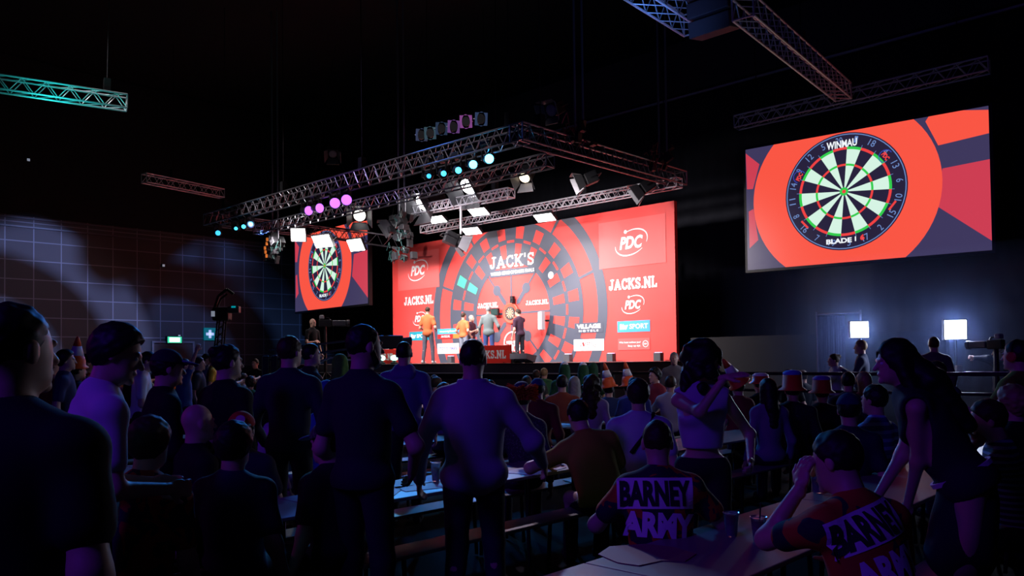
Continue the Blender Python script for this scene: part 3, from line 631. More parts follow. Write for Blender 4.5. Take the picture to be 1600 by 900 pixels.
# square lamps on top of the front truss
for i, (px, py, c_) in enumerate(((659, 211, (.05, .07, .14)), (672, 208, (.04, .10, .13)), (690, 201, (.03, .06, .12)), (709, 198, (.22, .09, .34)), (728, 190, (.34, .09, .38)), (752, 186, (.05, .09, .2)))):
    p = at_v(px, py, 7.0); e = oriented('square_blinder', p, CAMP + Vector((-2 if i % 3 == 1 else 3, 0, 0)), ['square lamp at the low end of the row on top of the front truss', 'square lamp second from the low end of the row, turned aside', 'dark square lamp third from the low end of the row', 'violet square lamp with a round opening, smaller of the two violet ones', 'brightest violet square lamp in the row on top of the front truss', 'blue square lamp at the high end of the row nearest the rig corner'][i], 'stage lamp', 'square lamps standing on the front truss')
    k_ = .15
    q = Quat = None
    mb_ = MB(); n_ = 20
    out = [(k_ * max(-1, min(1, 1.5 * math.cos(2 * math.pi * j / n_ + .157))), k_ * max(-1, min(1, 1.5 * math.sin(2 * math.pi * j / n_ + .157)))) for j in range(n_)]
    inn = [(.10 * math.cos(2 * math.pi * j / n_ + .157), .17 * math.sin(2 * math.pi * j / n_ + .157)) for j in range(n_)]
    vs = [(x, y, 0) for x, y in out] + [(x, y, 0) for x, y in inn] + [(x, y, .03) for x, y in out]
    fs = [(j, (j + 1) % n_, n_ + (j + 1) % n_, n_ + j) for j in range(n_)] + [(j, 2 * n_ + j, 2 * n_ + (j + 1) % n_, (j + 1) % n_) for j in range(n_)]
    mb_.add(vs, fs); mb_.build('glow_tinted_frame', mat('glow_tinted_frame_%d' % i, c_, .5, emit=c_, es=.22), e)  # coloured light on the black frames is put into their tint and faint glow
    MB().lathe((0, 0, 0), [(.10, 0), (.12, .2), (.07, .28)], 18).build('lamp_barrel', M_black, e)
    MB().path([(-.14, 0, .1), (-.14, 0, .32), (.14, 0, .32), (.14, 0, .1)], .012).build('yoke', M_alu, e)
# clutter clusters of small lamps and motors
def cluster(p, label, n, sx, sz, seed, tint, warm=0):
    rr = random.Random(seed); e = empty('cable_cluster', p, HR, label, 'cable bundle')
    for i in range(n):
        c = Vector((rr.uniform(-sx, sx), rr.uniform(-.3, .3), rr.uniform(-sz, sz))); MB().box(c, (rr.uniform(.08, .26), rr.uniform(.08, .24), rr.uniform(.08, .3)), Matrix.Rotation(rr.uniform(-.6, .6), 3, 'Y'), bev=.008).build('motor_case', M_case, e)
    b = MB()
    for i in range(n):
        c = Vector((rr.uniform(-sx, sx), rr.uniform(-.35, .0), rr.uniform(-sz, sz))); pts = [c + Vector((rr.uniform(-.12, .12), 0, rr.uniform(-.2, .2))) for _ in range(4)]; b.path(pts, .014, 5)
    b.build('coiled_cable', mat('cable_tint_%d' % seed, tint, .5), e)
    b = MB(); b.tube((-sx * .4, 0, 0), (-sx * .4, 0, H - .02 - p.z), .03, n=6); b.tube((sx * .4, 0, 0), (sx * .4, 0, H - .02 - p.z), .03, n=6); b.build('hanging_pipe', M_alu_shaded, e)
    if warm:
        for i in range(5): MB().box((rr.uniform(-.12, .12), -.36, -.3 + i * .14), (.06, .05, .11)).build('status_lamp', mat('amber_lamp', (.8, .2, .03), .5, emit=(1, .25, .04), es=.5), e)
cluster(at(430, 388, 27.5), 'tangle of black boxes with amber lamps hanging beside the far LED screen', 18, .45, .4, 5, (.004, .02, .018), 1)
cluster(at(628, 368, 25.8), 'tangle of cables and black boxes hanging at the near edge of the red panel top', 26, .38, .75, 6, (.004, .03, .028))
cluster(at_v(1036, 245, 2.0), 'pair of black motors with red tags above the side corner of the rig', 8, .3, .25, 8, (.3, .04, .03))
cluster(at_v(905, 208, 5.4), 'black motor with tiny red tags above the side truss', 8, .3, .3, 9, (.3, .04, .05))
e = empty('speaker_array', at(1112, 12, 15.5), HR, 'dark reddish flown speaker boxes beside the reddish truss', 'speaker')
for i in range(3):
    MB().box((0, i * .05, .35 - i * .34), (.9, .5, .31), Matrix.Rotation(.1 * i, 3, 'X'), bev=.02).build('speaker_box', mat('speaker_maroon', (.04, .015, .02), .7), e)
MB().tube((0, 0, .5), (0, 0, H - .02 - e.location.z), .015, n=5).build('hoist_chain', M_cable, e)
# gobo projectors that throw soft rings on the panelled wall
def gobo(name, loc, target, watts, color, ang, scale, seed):
    o = spot(name, loc, target, watts, color, ang, .35, .05); d = o.data; d.use_nodes = True; n, l = d.node_tree.nodes, d.node_tree.links
    em = n['Emission']; g = n.new('ShaderNodeTexCoord'); mp = n.new('ShaderNodeMapping'); wv = n.new('ShaderNodeTexWave'); rp = n.new('ShaderNodeValToRGB')
    wv.wave_type = 'RINGS'; wv.rings_direction = 'SPHERICAL'; wv.inputs['Scale'].default_value = scale; wv.inputs['Distortion'].default_value = 1.6; wv.inputs['Detail'].default_value = 1; wv.inputs['Detail Scale'].default_value = .9
    mp.inputs['Scale'].default_value = (1, 1, 0); mp.inputs['Location'].default_value = (seed, seed * .7, 0)
    l.new(g.outputs['Normal'], mp.inputs[0]); l.new(mp.outputs[0], wv.inputs['Vector']); l.new(wv.outputs['Fac'], rp.inputs[0]); l.new(rp.outputs[0], em.inputs['Strength'])
    rp.color_ramp.elements[0].position = .3; rp.color_ramp.elements[0].color = (.06, .06, .06, 1); rp.color_ramp.elements[1].position = .75
gobo('gobo_blue_left', S(-4, 7, 6.3), S(U0, 9.5, 3.4), 7000, (.30, .42, 1), 40, 1.15, .2)
gobo('gobo_blue_right', S(-6, 6, 6.3), S(U0, 1.5, 3.4), 3000, (.14, .34, 1), 46, 1.0, .25)
spot('warm_wall_spill', S(-5, 9, 8.0), S(U0, 10.0, 3.2), 500, (.8, .55, .6), 44, .8, .5)
# wall signs
e = empty('exit_sign', at_u(272, 531, U0 + .12), HR, 'small glowing green and white exit sign over the grey door', 'sign')
MB().box((0, 0, 0), (.12, .72, .34), bev=.01).build('housing', M_case, e)
ar = Art(Vector((.065, 0, 0)), Vector((0, 1, 0)), ZD, Vector((1, 0, 0)), .003); g1 = mat('exit_green', (0, .5, .25), .4, emit=(.05, .75, .4), es=.9); g2 = mat('exit_white', (.9, 1, .95), .4, emit=(.8, 1, .9), es=1.4)
ar.rect(-.32, -.14, .32, .14, g1, 1); ar.rect(-.24, -.1, .24, .1, g2, 2); ar.build('lit_face', e)
e = empty('first_aid_sign', at_u(327.5, 522, U0 + .1), HR, 'square teal sign with a white cross on the panelled wall', 'sign')
MB().box((0, 0, 0), (.08, .56, .58), bev=.01).build('sign_panel', mat('sign_teal', (.0, .22, .24), .5, emit=(0, .22, .24), es=.35), e)
ar = Art(Vector((.045, 0, 0)), Vector((0, 1, 0)), ZD, Vector((1, 0, 0)), .003); wh = mat('sign_white', (.8, .85, 1), .5, emit=(.6, .7, 1), es=.6); ar.rect(-.19, -.065, .19, .065, wh, 1); ar.rect(-.065, -.19, .065, .19, wh, 1); ar.build('cross', e)
for px, py, lb in ((44, 250, 'tiny pale square lamp high on the dark wall'), (255, 415, 'tiny bright square lamp halfway up the panelled wall'), (279.5, 525, 'tiny white square lamp just above the exit sign')):
    e = empty('wall_lamp', at_u(px, py, U0 + .08), HR, lb, 'wall lamp'); MB().box((0, 0, 0), (.08, .14, .14), bev=.01).build('housing', M_case, e); MB().box((.045, 0, 0), (.02, .1, .1)).build('lamp_lens', mat('pilot_white', (.8, .9, 1), .4, emit=(.7, .8, 1), es=1.0 if px > 100 else .25), e)
# ------------------------------------------------------------------ figures: one smooth skin grown from tapered limbs
def rc(a, b, ra, rb=None): return ('c', np.array(a, float), np.array(b, float), ra, ra if rb is None else rb)
def el(c, r, M=None): return ('e', np.array(c, float), np.array(r, float), None if M is None else np.array(M, float))
def evalp(p, X, Y, Z):
    if p[0] == 'c':
        a, b, ra, rb = p[1:]; ba = b - a; L2 = max(ba @ ba, 1e-9)
        dx, dy, dz = X - a[0], Y - a[1], Z - a[2]; t = np.clip((dx * ba[0] + dy * ba[1] + dz * ba[2]) / L2, 0, 1)
        return np.sqrt((dx - t * ba[0]) ** 2 + (dy - t * ba[1]) ** 2 + (dz - t * ba[2]) ** 2) - (ra + (rb - ra) * t)
    c, r, M = p[1:]; dx, dy, dz = X - c[0], Y - c[1], Z - c[2]
    if M is not None: dx, dy, dz = (dx * M[0][i] + dy * M[1][i] + dz * M[2][i] for i in range(3))
    k0 = np.sqrt((dx / r[0]) ** 2 + (dy / r[1]) ** 2 + (dz / r[2]) ** 2); k1 = np.sqrt((dx / r[0] ** 2) ** 2 + (dy / r[1] ** 2) ** 2 + (dz / r[2] ** 2) ** 2)
    return k0 * (k0 - 1) / np.maximum(k1, 1e-6)
def pb(p):
    if p[0] == 'c': m = max(p[3], p[4]); return np.minimum(p[1], p[2]) - m, np.maximum(p[1], p[2]) + m
    m = max(p[2]) if p[3] is not None else p[2]; return p[1] - m, p[1] + m
def grow(prims, vox, k=.03, cuts=(), noise=0., nf=14., subs=()):
    """cuts: (point, outward normal) planes; returns verts, quads"""
    bs = [pb(p) for p in prims]; pad = 3 * vox + k * .5 + noise
    lo = np.min([b[0] for b in bs], 0) - pad; hi = np.max([b[1] for b in bs], 0) + pad
    n = np.ceil((hi - lo) / vox).astype(int) + 1
    ax = [(lo[i] + vox * np.arange(n[i])).astype(np.float32) for i in range(3)]
    D = np.full(n, .5, np.float32)
    for p, (b0, b1) in zip(prims, bs):
        i0 = np.maximum(((b0 - pad - lo) / vox).astype(int), 0); i1 = np.minimum(((b1 + pad - lo) / vox).astype(int) + 2, n)
        sl = tuple(slice(i0[i], i1[i]) for i in range(3))
        X, Y, Z = ax[0][sl[0]][:, None, None], ax[1][sl[1]][None, :, None], ax[2][sl[2]][None, None, :]
        d = evalp(p, X, Y, Z).astype(np.float32); o = D[sl]
        h = np.clip(.5 + .5 * (o - d) / k, 0, 1); D[sl] = o + (d - o) * h - k * h * (1 - h)
    X, Y, Z = ax[0][:, None, None], ax[1][None, :, None], ax[2][None, None, :]
    if noise: D += noise * (np.sin(X * nf + 2 * np.sin(Z * nf * .6)) * np.sin(Y * nf * 1.1 + 1.7) * np.sin(Z * nf * 1.3 + 1.2 * np.sin(X * nf * .7)))
    for p in subs: D = np.maximum(D, -evalp(p, X, Y, Z).astype(np.float32))
    for pt, nn in cuts: D = np.maximum(D, ((X - pt[0]) * nn[0] + (Y - pt[1]) * nn[1] + (Z - pt[2]) * nn[2]).astype(np.float32))
    return nets(D, lo, vox)
def nets(D, lo, vox):
    s = D < 0; c = np.zeros(np.array(D.shape) - 1, np.int8)
    N = [(i, j, k) for i in (0, 1) for j in (0, 1) for k in (0, 1)]
    sh = lambda i, j, k: (slice(i, D.shape[0] - 1 + i), slice(j, D.shape[1] - 1 + j), slice(k, D.shape[2] - 1 + k))
    for q in N: c += s[sh(*q)]
    act = (c > 0) & (c < 8); I = np.argwhere(act); idx = np.full(act.shape, -1, np.int32); idx[act] = np.arange(len(I))
    pos = np.zeros((len(I), 3)); cnt = np.zeros(len(I))
    V = {q: D[I[:, 0] + q[0], I[:, 1] + q[1], I[:, 2] + q[2]] for q in N}
    for q in N:
        for a in range(3):
            if q[a]: continue
            r = list(q); r[a] = 1; r = tuple(r); x, y = V[q], V[r]; m = (x < 0) != (y < 0)
            t = np.where(m, x / np.where(m, x - y, 1), 0); p = np.tile(np.array(q, float), (len(I), 1)); p[:, a] += t
            pos[m] += p[m]; cnt[m] += 1
    pos = (pos / cnt[:, None] + I) * vox + lo; F = []
    for a in range(3):
        b, c_ = (a + 1) % 3, (a + 2) % 3
        s0 = [slice(None)] * 3; s1 = [slice(None)] * 3; s0[a] = slice(0, -1); s1[a] = slice(1, None)
        e = np.argwhere(s[tuple(s0)] != s[tuple(s1)])
        e = e[(e[:, b] > 0) & (e[:, c_] > 0) & (e[:, b] < D.shape[b] - 1) & (e[:, c_] < D.shape[c_] - 1)]
        sg = s[tuple(e.T)]; q = []
        for db, dc in ((0, 0), (-1, 0), (-1, -1), (0, -1)):
            g = e.copy(); g[:, b] += db; g[:, c_] += dc; q.append(idx[tuple(g.T)])
        q = np.stack(q, 1); q = np.where(sg[:, None], q, q[:, ::-1]); F.append(q)
    return pos, np.concatenate(F)
def mesh_from(name, parts, m, parent=None):
    vs, fs, o = [], [], 0
    for v, f in parts: vs.append(v); fs.append(f + o); o += len(v)
    v, f = np.concatenate(vs), np.concatenate(fs); f = f[(f >= 0).all(1)]
    me = bpy.data.meshes.new(name); me.vertices.add(len(v)); me.vertices.foreach_set('co', v.astype(np.float32).ravel())
    me.loops.add(len(f) * 4); me.loops.foreach_set('vertex_index', f.astype(np.int32).ravel())
    me.polygons.add(len(f)); me.polygons.foreach_set('loop_start', np.arange(0, len(f) * 4, 4, dtype=np.int32)); me.polygons.foreach_set('use_smooth', np.ones(len(f), bool))
    me.update(calc_edges=True); me.materials.append(m)
    ob = bpy.data.objects.new(name, me); col.objects.link(ob)
    if parent: ob.parent = parent
    return ob
V3 = lambda *a: np.array(a, float)
def unit(a): a = np.array(a, float); return a / max(np.linalg.norm(a), 1e-9)
def rotv(v, ax, deg):
    v, ax, t = np.array(v, float), unit(ax), R(deg); return v * math.cos(t) + np.cross(ax, v) * math.sin(t) + ax * (ax @ v) * (1 - math.cos(t))
SKIN = mat('skin_pale', (.56, .33, .25), .5); SKIN2 = mat('skin_tan', (.38, .21, .14), .5)
HAIRS = {'brown': mat('hair_brown', (.032, .016, .008), .6, spec=.3), 'dark': mat('hair_dark', (.008, .006, .006), .55, spec=.3), 'blond': mat('hair_blond', (.30, .19, .08), .55), 'grey': mat('hair_grey', (.22, .22, .22), .6), 'ginger': mat('hair_ginger', (.30, .09, .02), .55)}
def cloth(c, nm=None, rough=.85): return mat(nm or 'cloth_%02d_%02d_%02d' % tuple(int(x * 99) for x in c), c, rough, bump=.25, bscale=60, spec=.25)
def ik(s, h, l1, l2, pole):
    d = h - s; L = np.linalg.norm(d); L = min(max(L, .12), (l1 + l2) * .995); d = unit(d); h = s + d * L
    x = (l1 * l1 - l2 * l2 + L * L) / (2 * L); r = math.sqrt(max(l1 * l1 - x * x, 0)); pole = np.array(pole, float); p = unit(pole - d * (pole @ d)); return s + d * x + p * r, h
def figure(name, loc, yaw, H=1.80, pose='stand', lean=0., side=0., twist=0., head=(0., 0., 0.), hands=(None, None), poles=(None, None), bulk=1., fem=False, vox=.02, hv=None,
           hair=('short', 'brown'), skin=None, top=(.02, .02, .02), sleeve='short', legs=(.02, .02, .03), hem=.06, seat=.47, curl=(35, 35), step=0., label='', group=None, beard=False, hdir=(None, None), skirt=False, dropz=0., ears=True, eyes=False, shoe=(.03, .03, .03)):
    s = H / 1.8; skin = skin or SKIN; up0 = V3(0, 0, 1)
    root = empty(name, loc, R(yaw), label, 'person', group)
    sit = pose == 'sit'; P = V3(0, 0, (seat + .115) if sit else .965 * s - dropz)
    su = unit((math.sin(R(side)), math.sin(R(lean)), math.cos(R(lean)) * math.cos(R(side))))
    rx = unit(np.cross(rotv(V3(0, 1, 0), up0, twist), su)); fy = np.cross(su, rx)
    nb = P + su * .53 * s; sw = (.155 if fem else .18) * s * (bulk * .5 + .5)
    hy, hp, ht = head; hz = rotv(rotv(su * .6 + up0 * .4, rx, -hp), fy, ht); hz = unit(hz); hf = unit(np.cross(hz, rotv(rx, up0, hy))) if True else 0
    hf = unit(np.cross(hz, rotv(rx, su, hy))); hx = np.cross(hf, hz); hs = (.75 + .25 * s) * (.95 if fem else 1)
    hc = nb + su * .055 * s + hz * .115 * hs + hf * .02
    hl = lambda x, y, z: hc + hx * x * hs + hf * y * hs + hz * z * hs
    HM = np.stack([hx, hf, hz], 1)
    E = lambda c, r: el(hl(*c), V3(*r) * hs, HM)
    head_p = [E((0, -.012, .022), (.076, .096, .095)), E((0, .028, -.035), (.060, .064, .085)), E((0, .045, -.085), (.043, .043, .034)),
              rc(nb - fy * .01 - su * .05, hl(0, -.022, -.055), .064 * (.5 + .5 * bulk) * (.85 if fem else 1), .055)]
    feat = [rc(hl(0, .088, .0), hl(0, .112, -.034), .010, .013), rc(hl(-.035, .084, .016), hl(.035, .084, .016), .010), E((0, .090, -.066), (.022, .012, .008)), E((0, .082, -.104), (.02, .018, .018))]
    if ears: feat += [E((-.078, -.008, -.012), (.011, .020, .033)), E((.078, -.008, -.012), (.011, .020, .033))]
    TM = np.stack([rx, fy, su], 1); bk = bulk
    def torso(g):
        w_ = .93 if fem else 1.; hw = 1.06 if fem else 1.
        return [el(P + su * .34 * s, V3(.150 * bk * w_ + g, .108 * bk + g, .22 * s), TM), el(P + su * .16 * s + fy * .01, V3(.138 * bk * (.85 if fem else 1) + g, .108 * bk + g, .23 * s), TM), el(P - su * .0 + fy * -.005, V3(.158 * bk * hw + g, .118 * bk + g, .115 * s), TM),
                rc(nb - su * .085 * s - rx * sw * .86, nb - su * .085 * s + rx * sw * .86, .056 * (bk * .5 + .5) + g), rc(nb - su * .02 + fy * -.01, nb - su * .085 * s - rx * sw * .75, .052 + g, .045 + g), rc(nb - su * .02 + fy * -.01, nb - su * .085 * s + rx * sw * .75, .052 + g, .045 + g)] + \
               ([el(P + su * .33 * s + fy * .085 + rx * q, V3(.06 + g, .055 + g, .06), TM) for q in (-.07, .07)] if fem else [])
    arms = []; hands_g = []; sl_p = []; arm_skin = []
    for i, sg in enumerate((-1, 1)):
        sh = nb - su * .10 * s + rx * sg * sw; tg = hands[i]; tg = V3(*tg) if tg is not None else sh + rx * sg * .10 - up0 * .53 * s + fy * .06
        pole = poles[i] if poles[i] is not None else (V3(sg * .5, -1, -.2) if tg[2] > sh[2] - .45 else V3(sg * .3, -1, 0))
        eb, wr = ik(sh, tg, .30 * s, .265 * s, pole); arms.append((sh, eb, wr)); ab = (bk * .4 + .6) * (.86 if fem else 1)
        arm_skin += [rc(sh, eb, .052 * ab, .040 * ab), rc(eb, wr, .041 * ab, .027 * ab)]
        if sleeve == 'short': sl_p += [rc(sh, sh + (eb - sh) * .62, .062 * ab, .062 * ab)]
        elif sleeve == 'long': sl_p += [rc(sh, eb, .064 * ab, .052 * ab), rc(eb, wr - (wr - eb) * .04, .052 * ab, .038 * ab)]
        hd = unit(hdir[i]) if hdir[i] is not None else unit(wr - eb); hnx = unit(np.cross(hd, fy) + 1e-4) ; pn = unit(np.cross(hd, np.cross(rx * -sg, hd)) + 1e-5)   # palm faces the body
        sd = np.cross(hd, pn); th = unit(np.cross(pn, hd)) * (1 if (np.cross(pn, hd) @ fy) > 0 else -1); k_ = s * (.9 if fem else 1)
        hp_ = [el(wr + hd * .048 * k_, V3(.041, .016, .052) * k_, np.stack([th, pn, hd], 1)), rc(wr - hd * .02, wr + hd * .02, .027 * k_, .026 * k_)]
        for f_, (off, ln) in enumerate(((.030, .070), (.010, .078), (-.010, .073), (-.029, .058))):
            b0 = wr + hd * .088 * k_ + th * off * k_; d1 = rotv(hd, np.cross(hd, pn), curl[i] * .5 + f_ * 2); b1 = b0 + d1 * ln * .45 * k_; d2 = rotv(d1, np.cross(hd, pn), curl[i] * .8); b2 = b1 + d2 * ln * .33 * k_; d3 = rotv(d2, np.cross(hd, pn), curl[i] * .6); b3 = b2 + d3 * ln * .25 * k_
            hp_ += [rc(b0, b1, .0098 * k_, .0090 * k_), rc(b1, b2, .0090 * k_, .0083 * k_), rc(b2, b3, .0083 * k_, .0072 * k_)]
        t0 = wr + hd * .03 * k_ + th * .03 * k_; t1 = t0 + unit(hd * .75 + th * .65 + pn * .25) * .042 * k_; t2 = t1 + unit(hd * .95 + th * .25 + pn * .3) * .034 * k_; hp_ += [rc(t0, t1, .0135 * k_, .0115 * k_), rc(t1, t2, .0112 * k_, .009 * k_)]
        hands_g.append(hp_)
    leg_s, leg_c, ankles = [], [], []
    for i, sg in enumerate((-1, 1)):
        hip = P + rx * sg * .092 * s - su * .02
        if sit: kn = hip + V3(sg * .05, .43 * s, -.02); an = V3(kn[0], kn[1] + .0, .09) + V3(0, .02, 0)
        else:
            an = V3(hip[0] + sg * .03, hip[1] + step * sg, .085 * s); kn = (hip + an) / 2 + V3(0, .03 + abs(step) * .12, .01)
        kn = kn; lb_ = bk * .5 + .5
        leg_s += [rc(hip, kn, .080 * lb_, .054), rc(kn, an, .054, .038), rc(kn + (an - kn) * .3 + V3(0, -.018, 0), kn + (an - kn) * .45 + V3(0, -.015, 0), .045, .04)]
        leg_c += [rc(hip, kn, .094 * lb_, .070), rc(kn, an + V3(0, 0, -.03), .070, .058)]
        ankles.append(an)
    leg_s += [rc(a_, a_ + V3(0, .08, -.05), .036, .03) for a_ in ankles]
    body = grow(head_p + torso(-.012) + arm_skin + leg_s, vox, .035); bparts = [body]
    fine = hv or max(vox * .55, .006); bparts.append(grow(head_p + feat, fine, .016))
    for h_ in hands_g: bparts.append(grow(h_, min(fine, .008), .008))
    mesh_from('body', bparts, skin, root)
    if eyes:
        b = MB(); b.lathe(hl(-.03, .078, -.004), [(.001, -.012), (.011, -.006), (.012, 0), (.011, .006), (.001, .012)], 10); b.build('eye', mat('eye_white', (.7, .7, .7), .2), root, True)
        b = MB(); b.lathe(hl(.03, .078, -.004), [(.001, -.012), (.011, -.006), (.012, 0), (.011, .006), (.001, .012)], 10); b.build('eye', mat('eye_white', (.7, .7, .7), .2), root, True)
    tm = top if not isinstance(top, tuple) else cloth(top); lm = legs if not isinstance(legs, tuple) else cloth(legs)
    tor = torso(.016)
    if not sit: tor.append(el(P - su * .03, V3(.165 * bk, .128 * bk, .12), TM))
    shirt = mesh_from('shirt' if sleeve != 'long' else 'jacket', [grow(tor + sl_p, vox, .05, cuts=[(P - su * hem * s, -su)], noise=.006, subs=[] if sleeve != 'none' else [rc(a_[0] + rx * g_ * .05, a_[1] + rx * g_ * .03, .07) for a_, g_ in zip(arms, (-1, 1))])], tm, root)
    tp = [el(P, V3(.164 * bk, .124 * bk, .115 * s), TM)] + leg_c
    if skirt: tp = [el(P, V3(.17 * bk, .13 * bk, .12 * s), TM), rc(P - V3(0, 0, .1), P - V3(0, -.04, .38), .15, .17)]
    mesh_from('skirt' if skirt else 'trousers', [grow(tp, max(vox, .012), .03, cuts=[(P + su * .06 * s, su)], noise=.004)], lm, root)
    for a_ in ankles:
        mesh_from('shoe', [grow([rc(a_ + V3(0, -.035, -.045), a_ + V3(0, .15, -.052), .043, .036), rc(a_ + V3(0, -.01, .0), a_ + V3(0, .0, -.05), .045, .045)], .014, .02, cuts=[((0, 0, .004), (0, 0, -1))])], cloth(shoe), root)
    hm = HAIRS[hair[1]] if hair[1] in HAIRS else cloth(hair[1]); st = hair[0]; g = {'short': .012, 'cropped': .005, 'thick': .024, 'long': .018, 'wavy': .045, 'bun': .012, 'curly': .03}.get(st, 0)
    cutF = (hl(0, .040, .028), hf * .80 - hz * .60); subs = []; hv_ = max(fine, .008)
    if st != 'bald':
        hp_ = [E((0, -.014, .024), (.076 + g, .096 + g, .096 + g))]; cuts = [cutF]; nz, nf_ = (.0045 if vox < .016 else .003), 75.
        if st in ('short', 'cropped', 'thick', 'curly', 'bun'): cuts.append((hl(0, 0, -.075), -hz * .96 - hf * -.28))
        if st == 'bun': hp_.append(E((0, -.10, .075), (.045, .045, .042)))
        if st == 'curly': nz, nf_ = .012, 55.
        if st in ('long', 'wavy'):
            w_ = .07 if st == 'long' else .085
            back = nb - fy * .085 - su * .22; nz, nf_ = (.004, 50.) if st == 'long' else (.014, 32.)
            hp_ += [rc(hl(0, -.05, -.02), nb - fy * .06 - su * .04, .082, w_ + .01), rc(nb - fy * .06 - su * .04, back, w_ + .012, w_ * .85), rc(hl(-.06, -.01, -.02), nb - rx * .07 - fy * .03 - su * .06, .04, .04), rc(hl(.06, -.01, -.02), nb + rx * .07 - fy * .03 - su * .06, .04, .04)]
            if st == 'wavy':
                q_ = random.Random(3)
                for _ in range(26):
                    t_ = q_.uniform(-2.6, 2.6); z_ = q_.uniform(-.20, .10); r_ = .085 + .03 * (z_ < .03); hp_.append(el(hl(math.sin(t_) * r_, -math.cos(t_) * r_ * 1.1 - .01, z_), V3(.036, .036, .045)))
            cuts = []; subs = [el(hl(0, .085, -.045), V3(.062, .085, .105) * hs, HM)]
        mesh_from('hair', [grow(hp_, hv_, .02, cuts=cuts, subs=subs, noise=nz, nf=nf_)], hm, root)
    if beard: mesh_from('beard', [grow([E((0, .05, -.092), (.050, .050, .040)), rc(hl(-.06, .01, -.03), hl(-.05, .04, -.09), .022), rc(hl(.06, .01, -.03), hl(.05, .04, -.09), .022)], hv_, .015, noise=.003, nf=70.)], hm, root)
    info = dict(root=root, shirt=shirt, hl=hl, hx=hx, hf=hf, hz=hz, HM=HM, hs=hs, nb=nb, P=P, su=su, rx=rx, fy=fy, arms=arms, fine=hv_, hc=hc, s=s)
    return info
def hq(fi):
    m = Matrix([[*map(float, r)] for r in fi['HM']]); return m.to_quaternion()
def vv(a): return Vector([float(x) for x in a])
def put_cap(fi, m, brim_m=None, name='cap', mark=None):
    hl, hs = fi['hl'], fi['hs']; q = hq(fi)
    o = mesh_from(name, [grow([el(hl(0, -.012, .03), V3(.096, .114, .108) * hs, fi['HM'])], fi['fine'], .01, cuts=[(hl(0, 0, .035), -fi['hz'] * .99 - fi['hf'] * .1)], noise=.002, nf=50.)], m, fi['root'])
    b = mesh_from('peak', [grow([el(hl(0, .125, .042), V3(.075, .085, .012) * hs, np.stack([fi['hx'], unit(fi['hf'] - fi['hz'] * .2), unit(fi['hz'] + fi['hf'] * .2)], 1))], .008, .01)], brim_m or m, fi['root'])
    if mark:
        bb_ = MB(); bb_.lathe(vv(hl(0, .108, .085)), [(.03, -.004), (.03, .004)], 18, vv(fi['hf'] * .85 + fi['hz'] * .5).to_track_quat('Z', 'Y')); bb_.build('cap_badge', mark, fi['root'])
def put_cone(fi, tilt=0., sc_=1., cols=None, brim=True):
    """orange and white striped cone hat"""
    a = vv(fi['hl'](0, -.02, .075)); q = vv(rotv(fi['hz'], fi['hf'], tilt)).to_track_quat('Z', 'Y'); om, wm = cols or (mat('cone_orange', (.85, .12, .02), .6), mat('cone_white', (.75, .75, .8), .6))
    b = MB(); b.lathe(a, [(.15, -.035), (.15, -.02), (.115, 0), (.108, .06), (.085, .13)], 18, q); b.build('hat_base', om, fi['root'], True)
    b = MB(); b.lathe(a, [(.085, .13), (.052, .25)], 18, q); b.build('hat_band', wm, fi['root'], True)
    b = MB(); b.lathe(a, [(.052, .25), (.02, .36), (.005, .375)], 18, q); b.build('hat_tip', om, fi['root'], True)
def put_drum(fi, om, tm, h_=.17):
    a = vv(fi['hl'](0, -.02, .04)); q = vv(fi['hz']).to_track_quat('Z', 'Y')
    b = MB(); b.lathe(a, [(.165, -.04), (.16, -.03), (.118, .0), (.105, h_)], 20, q); b.build('hat_body', om, fi['root'], True)
    b = MB(); b.lathe(a, [(.107, h_ - .035), (.108, h_), (.07, h_ + .025), (.001, h_ + .03)], 20, q); b.build('hat_top', tm, fi['root'], True)
def put_fur_hat(fi, m, m2):
    rr = random.Random(4); b = MB(); c = vv(fi['hl'](0, -.015, .06)); hz, hx, hf = vv(fi['hz']), vv(fi['hx']), vv(fi['hf'])
    for i in range(900):
        t = rr.uniform(0, 6.283); z = rr.uniform(-.055, .055); d = (hx * math.cos(t) + hf * math.sin(t) * 1.15 + hz * z * 4 + Vector((rr.uniform(-.3, .3), rr.uniform(-.3, .3), rr.uniform(-.3, .3)))).normalized()
        p = c + (hx * math.cos(t) * .085 + hf * math.sin(t) * .105) + hz * z; b.tube(p, p + d * rr.uniform(.05, .085), .011, .002, 4, False)
    mesh_from('fur_hat', [grow([el(fi['hl'](0, -.015, .06), V3(.112, .13, .075), fi['HM'])], .01, .01)], m, fi['root']); b.build('fur_fringe', m, fi['root'])
    mesh_from('hat_crown', [grow([el(fi['hl'](0, -.03, .12), V3(.07, .08, .05), fi['HM'])], .01, .01)], m2, fi['root'])
def put_phones(fi, m):
    hl = fi['hl']; b = MB(); pts = [vv(hl(.1 * math.cos(R(a)), -.01, .03 + .10 * math.sin(R(a)))) for a in range(0, 181, 18)]; b.path(pts, .009); b.build('headband', M_case, fi['root'])
    for sg in (-1, 1): MB().lathe(vv(hl(sg * .085, -.005, -.01)), [(.03, -.016), (.042, -.01), (.042, .01), (.03, .016)], 14, vv(fi['hx']).to_track_quat('Z', 'Y')).build('ear_cup', m, fi['root'])
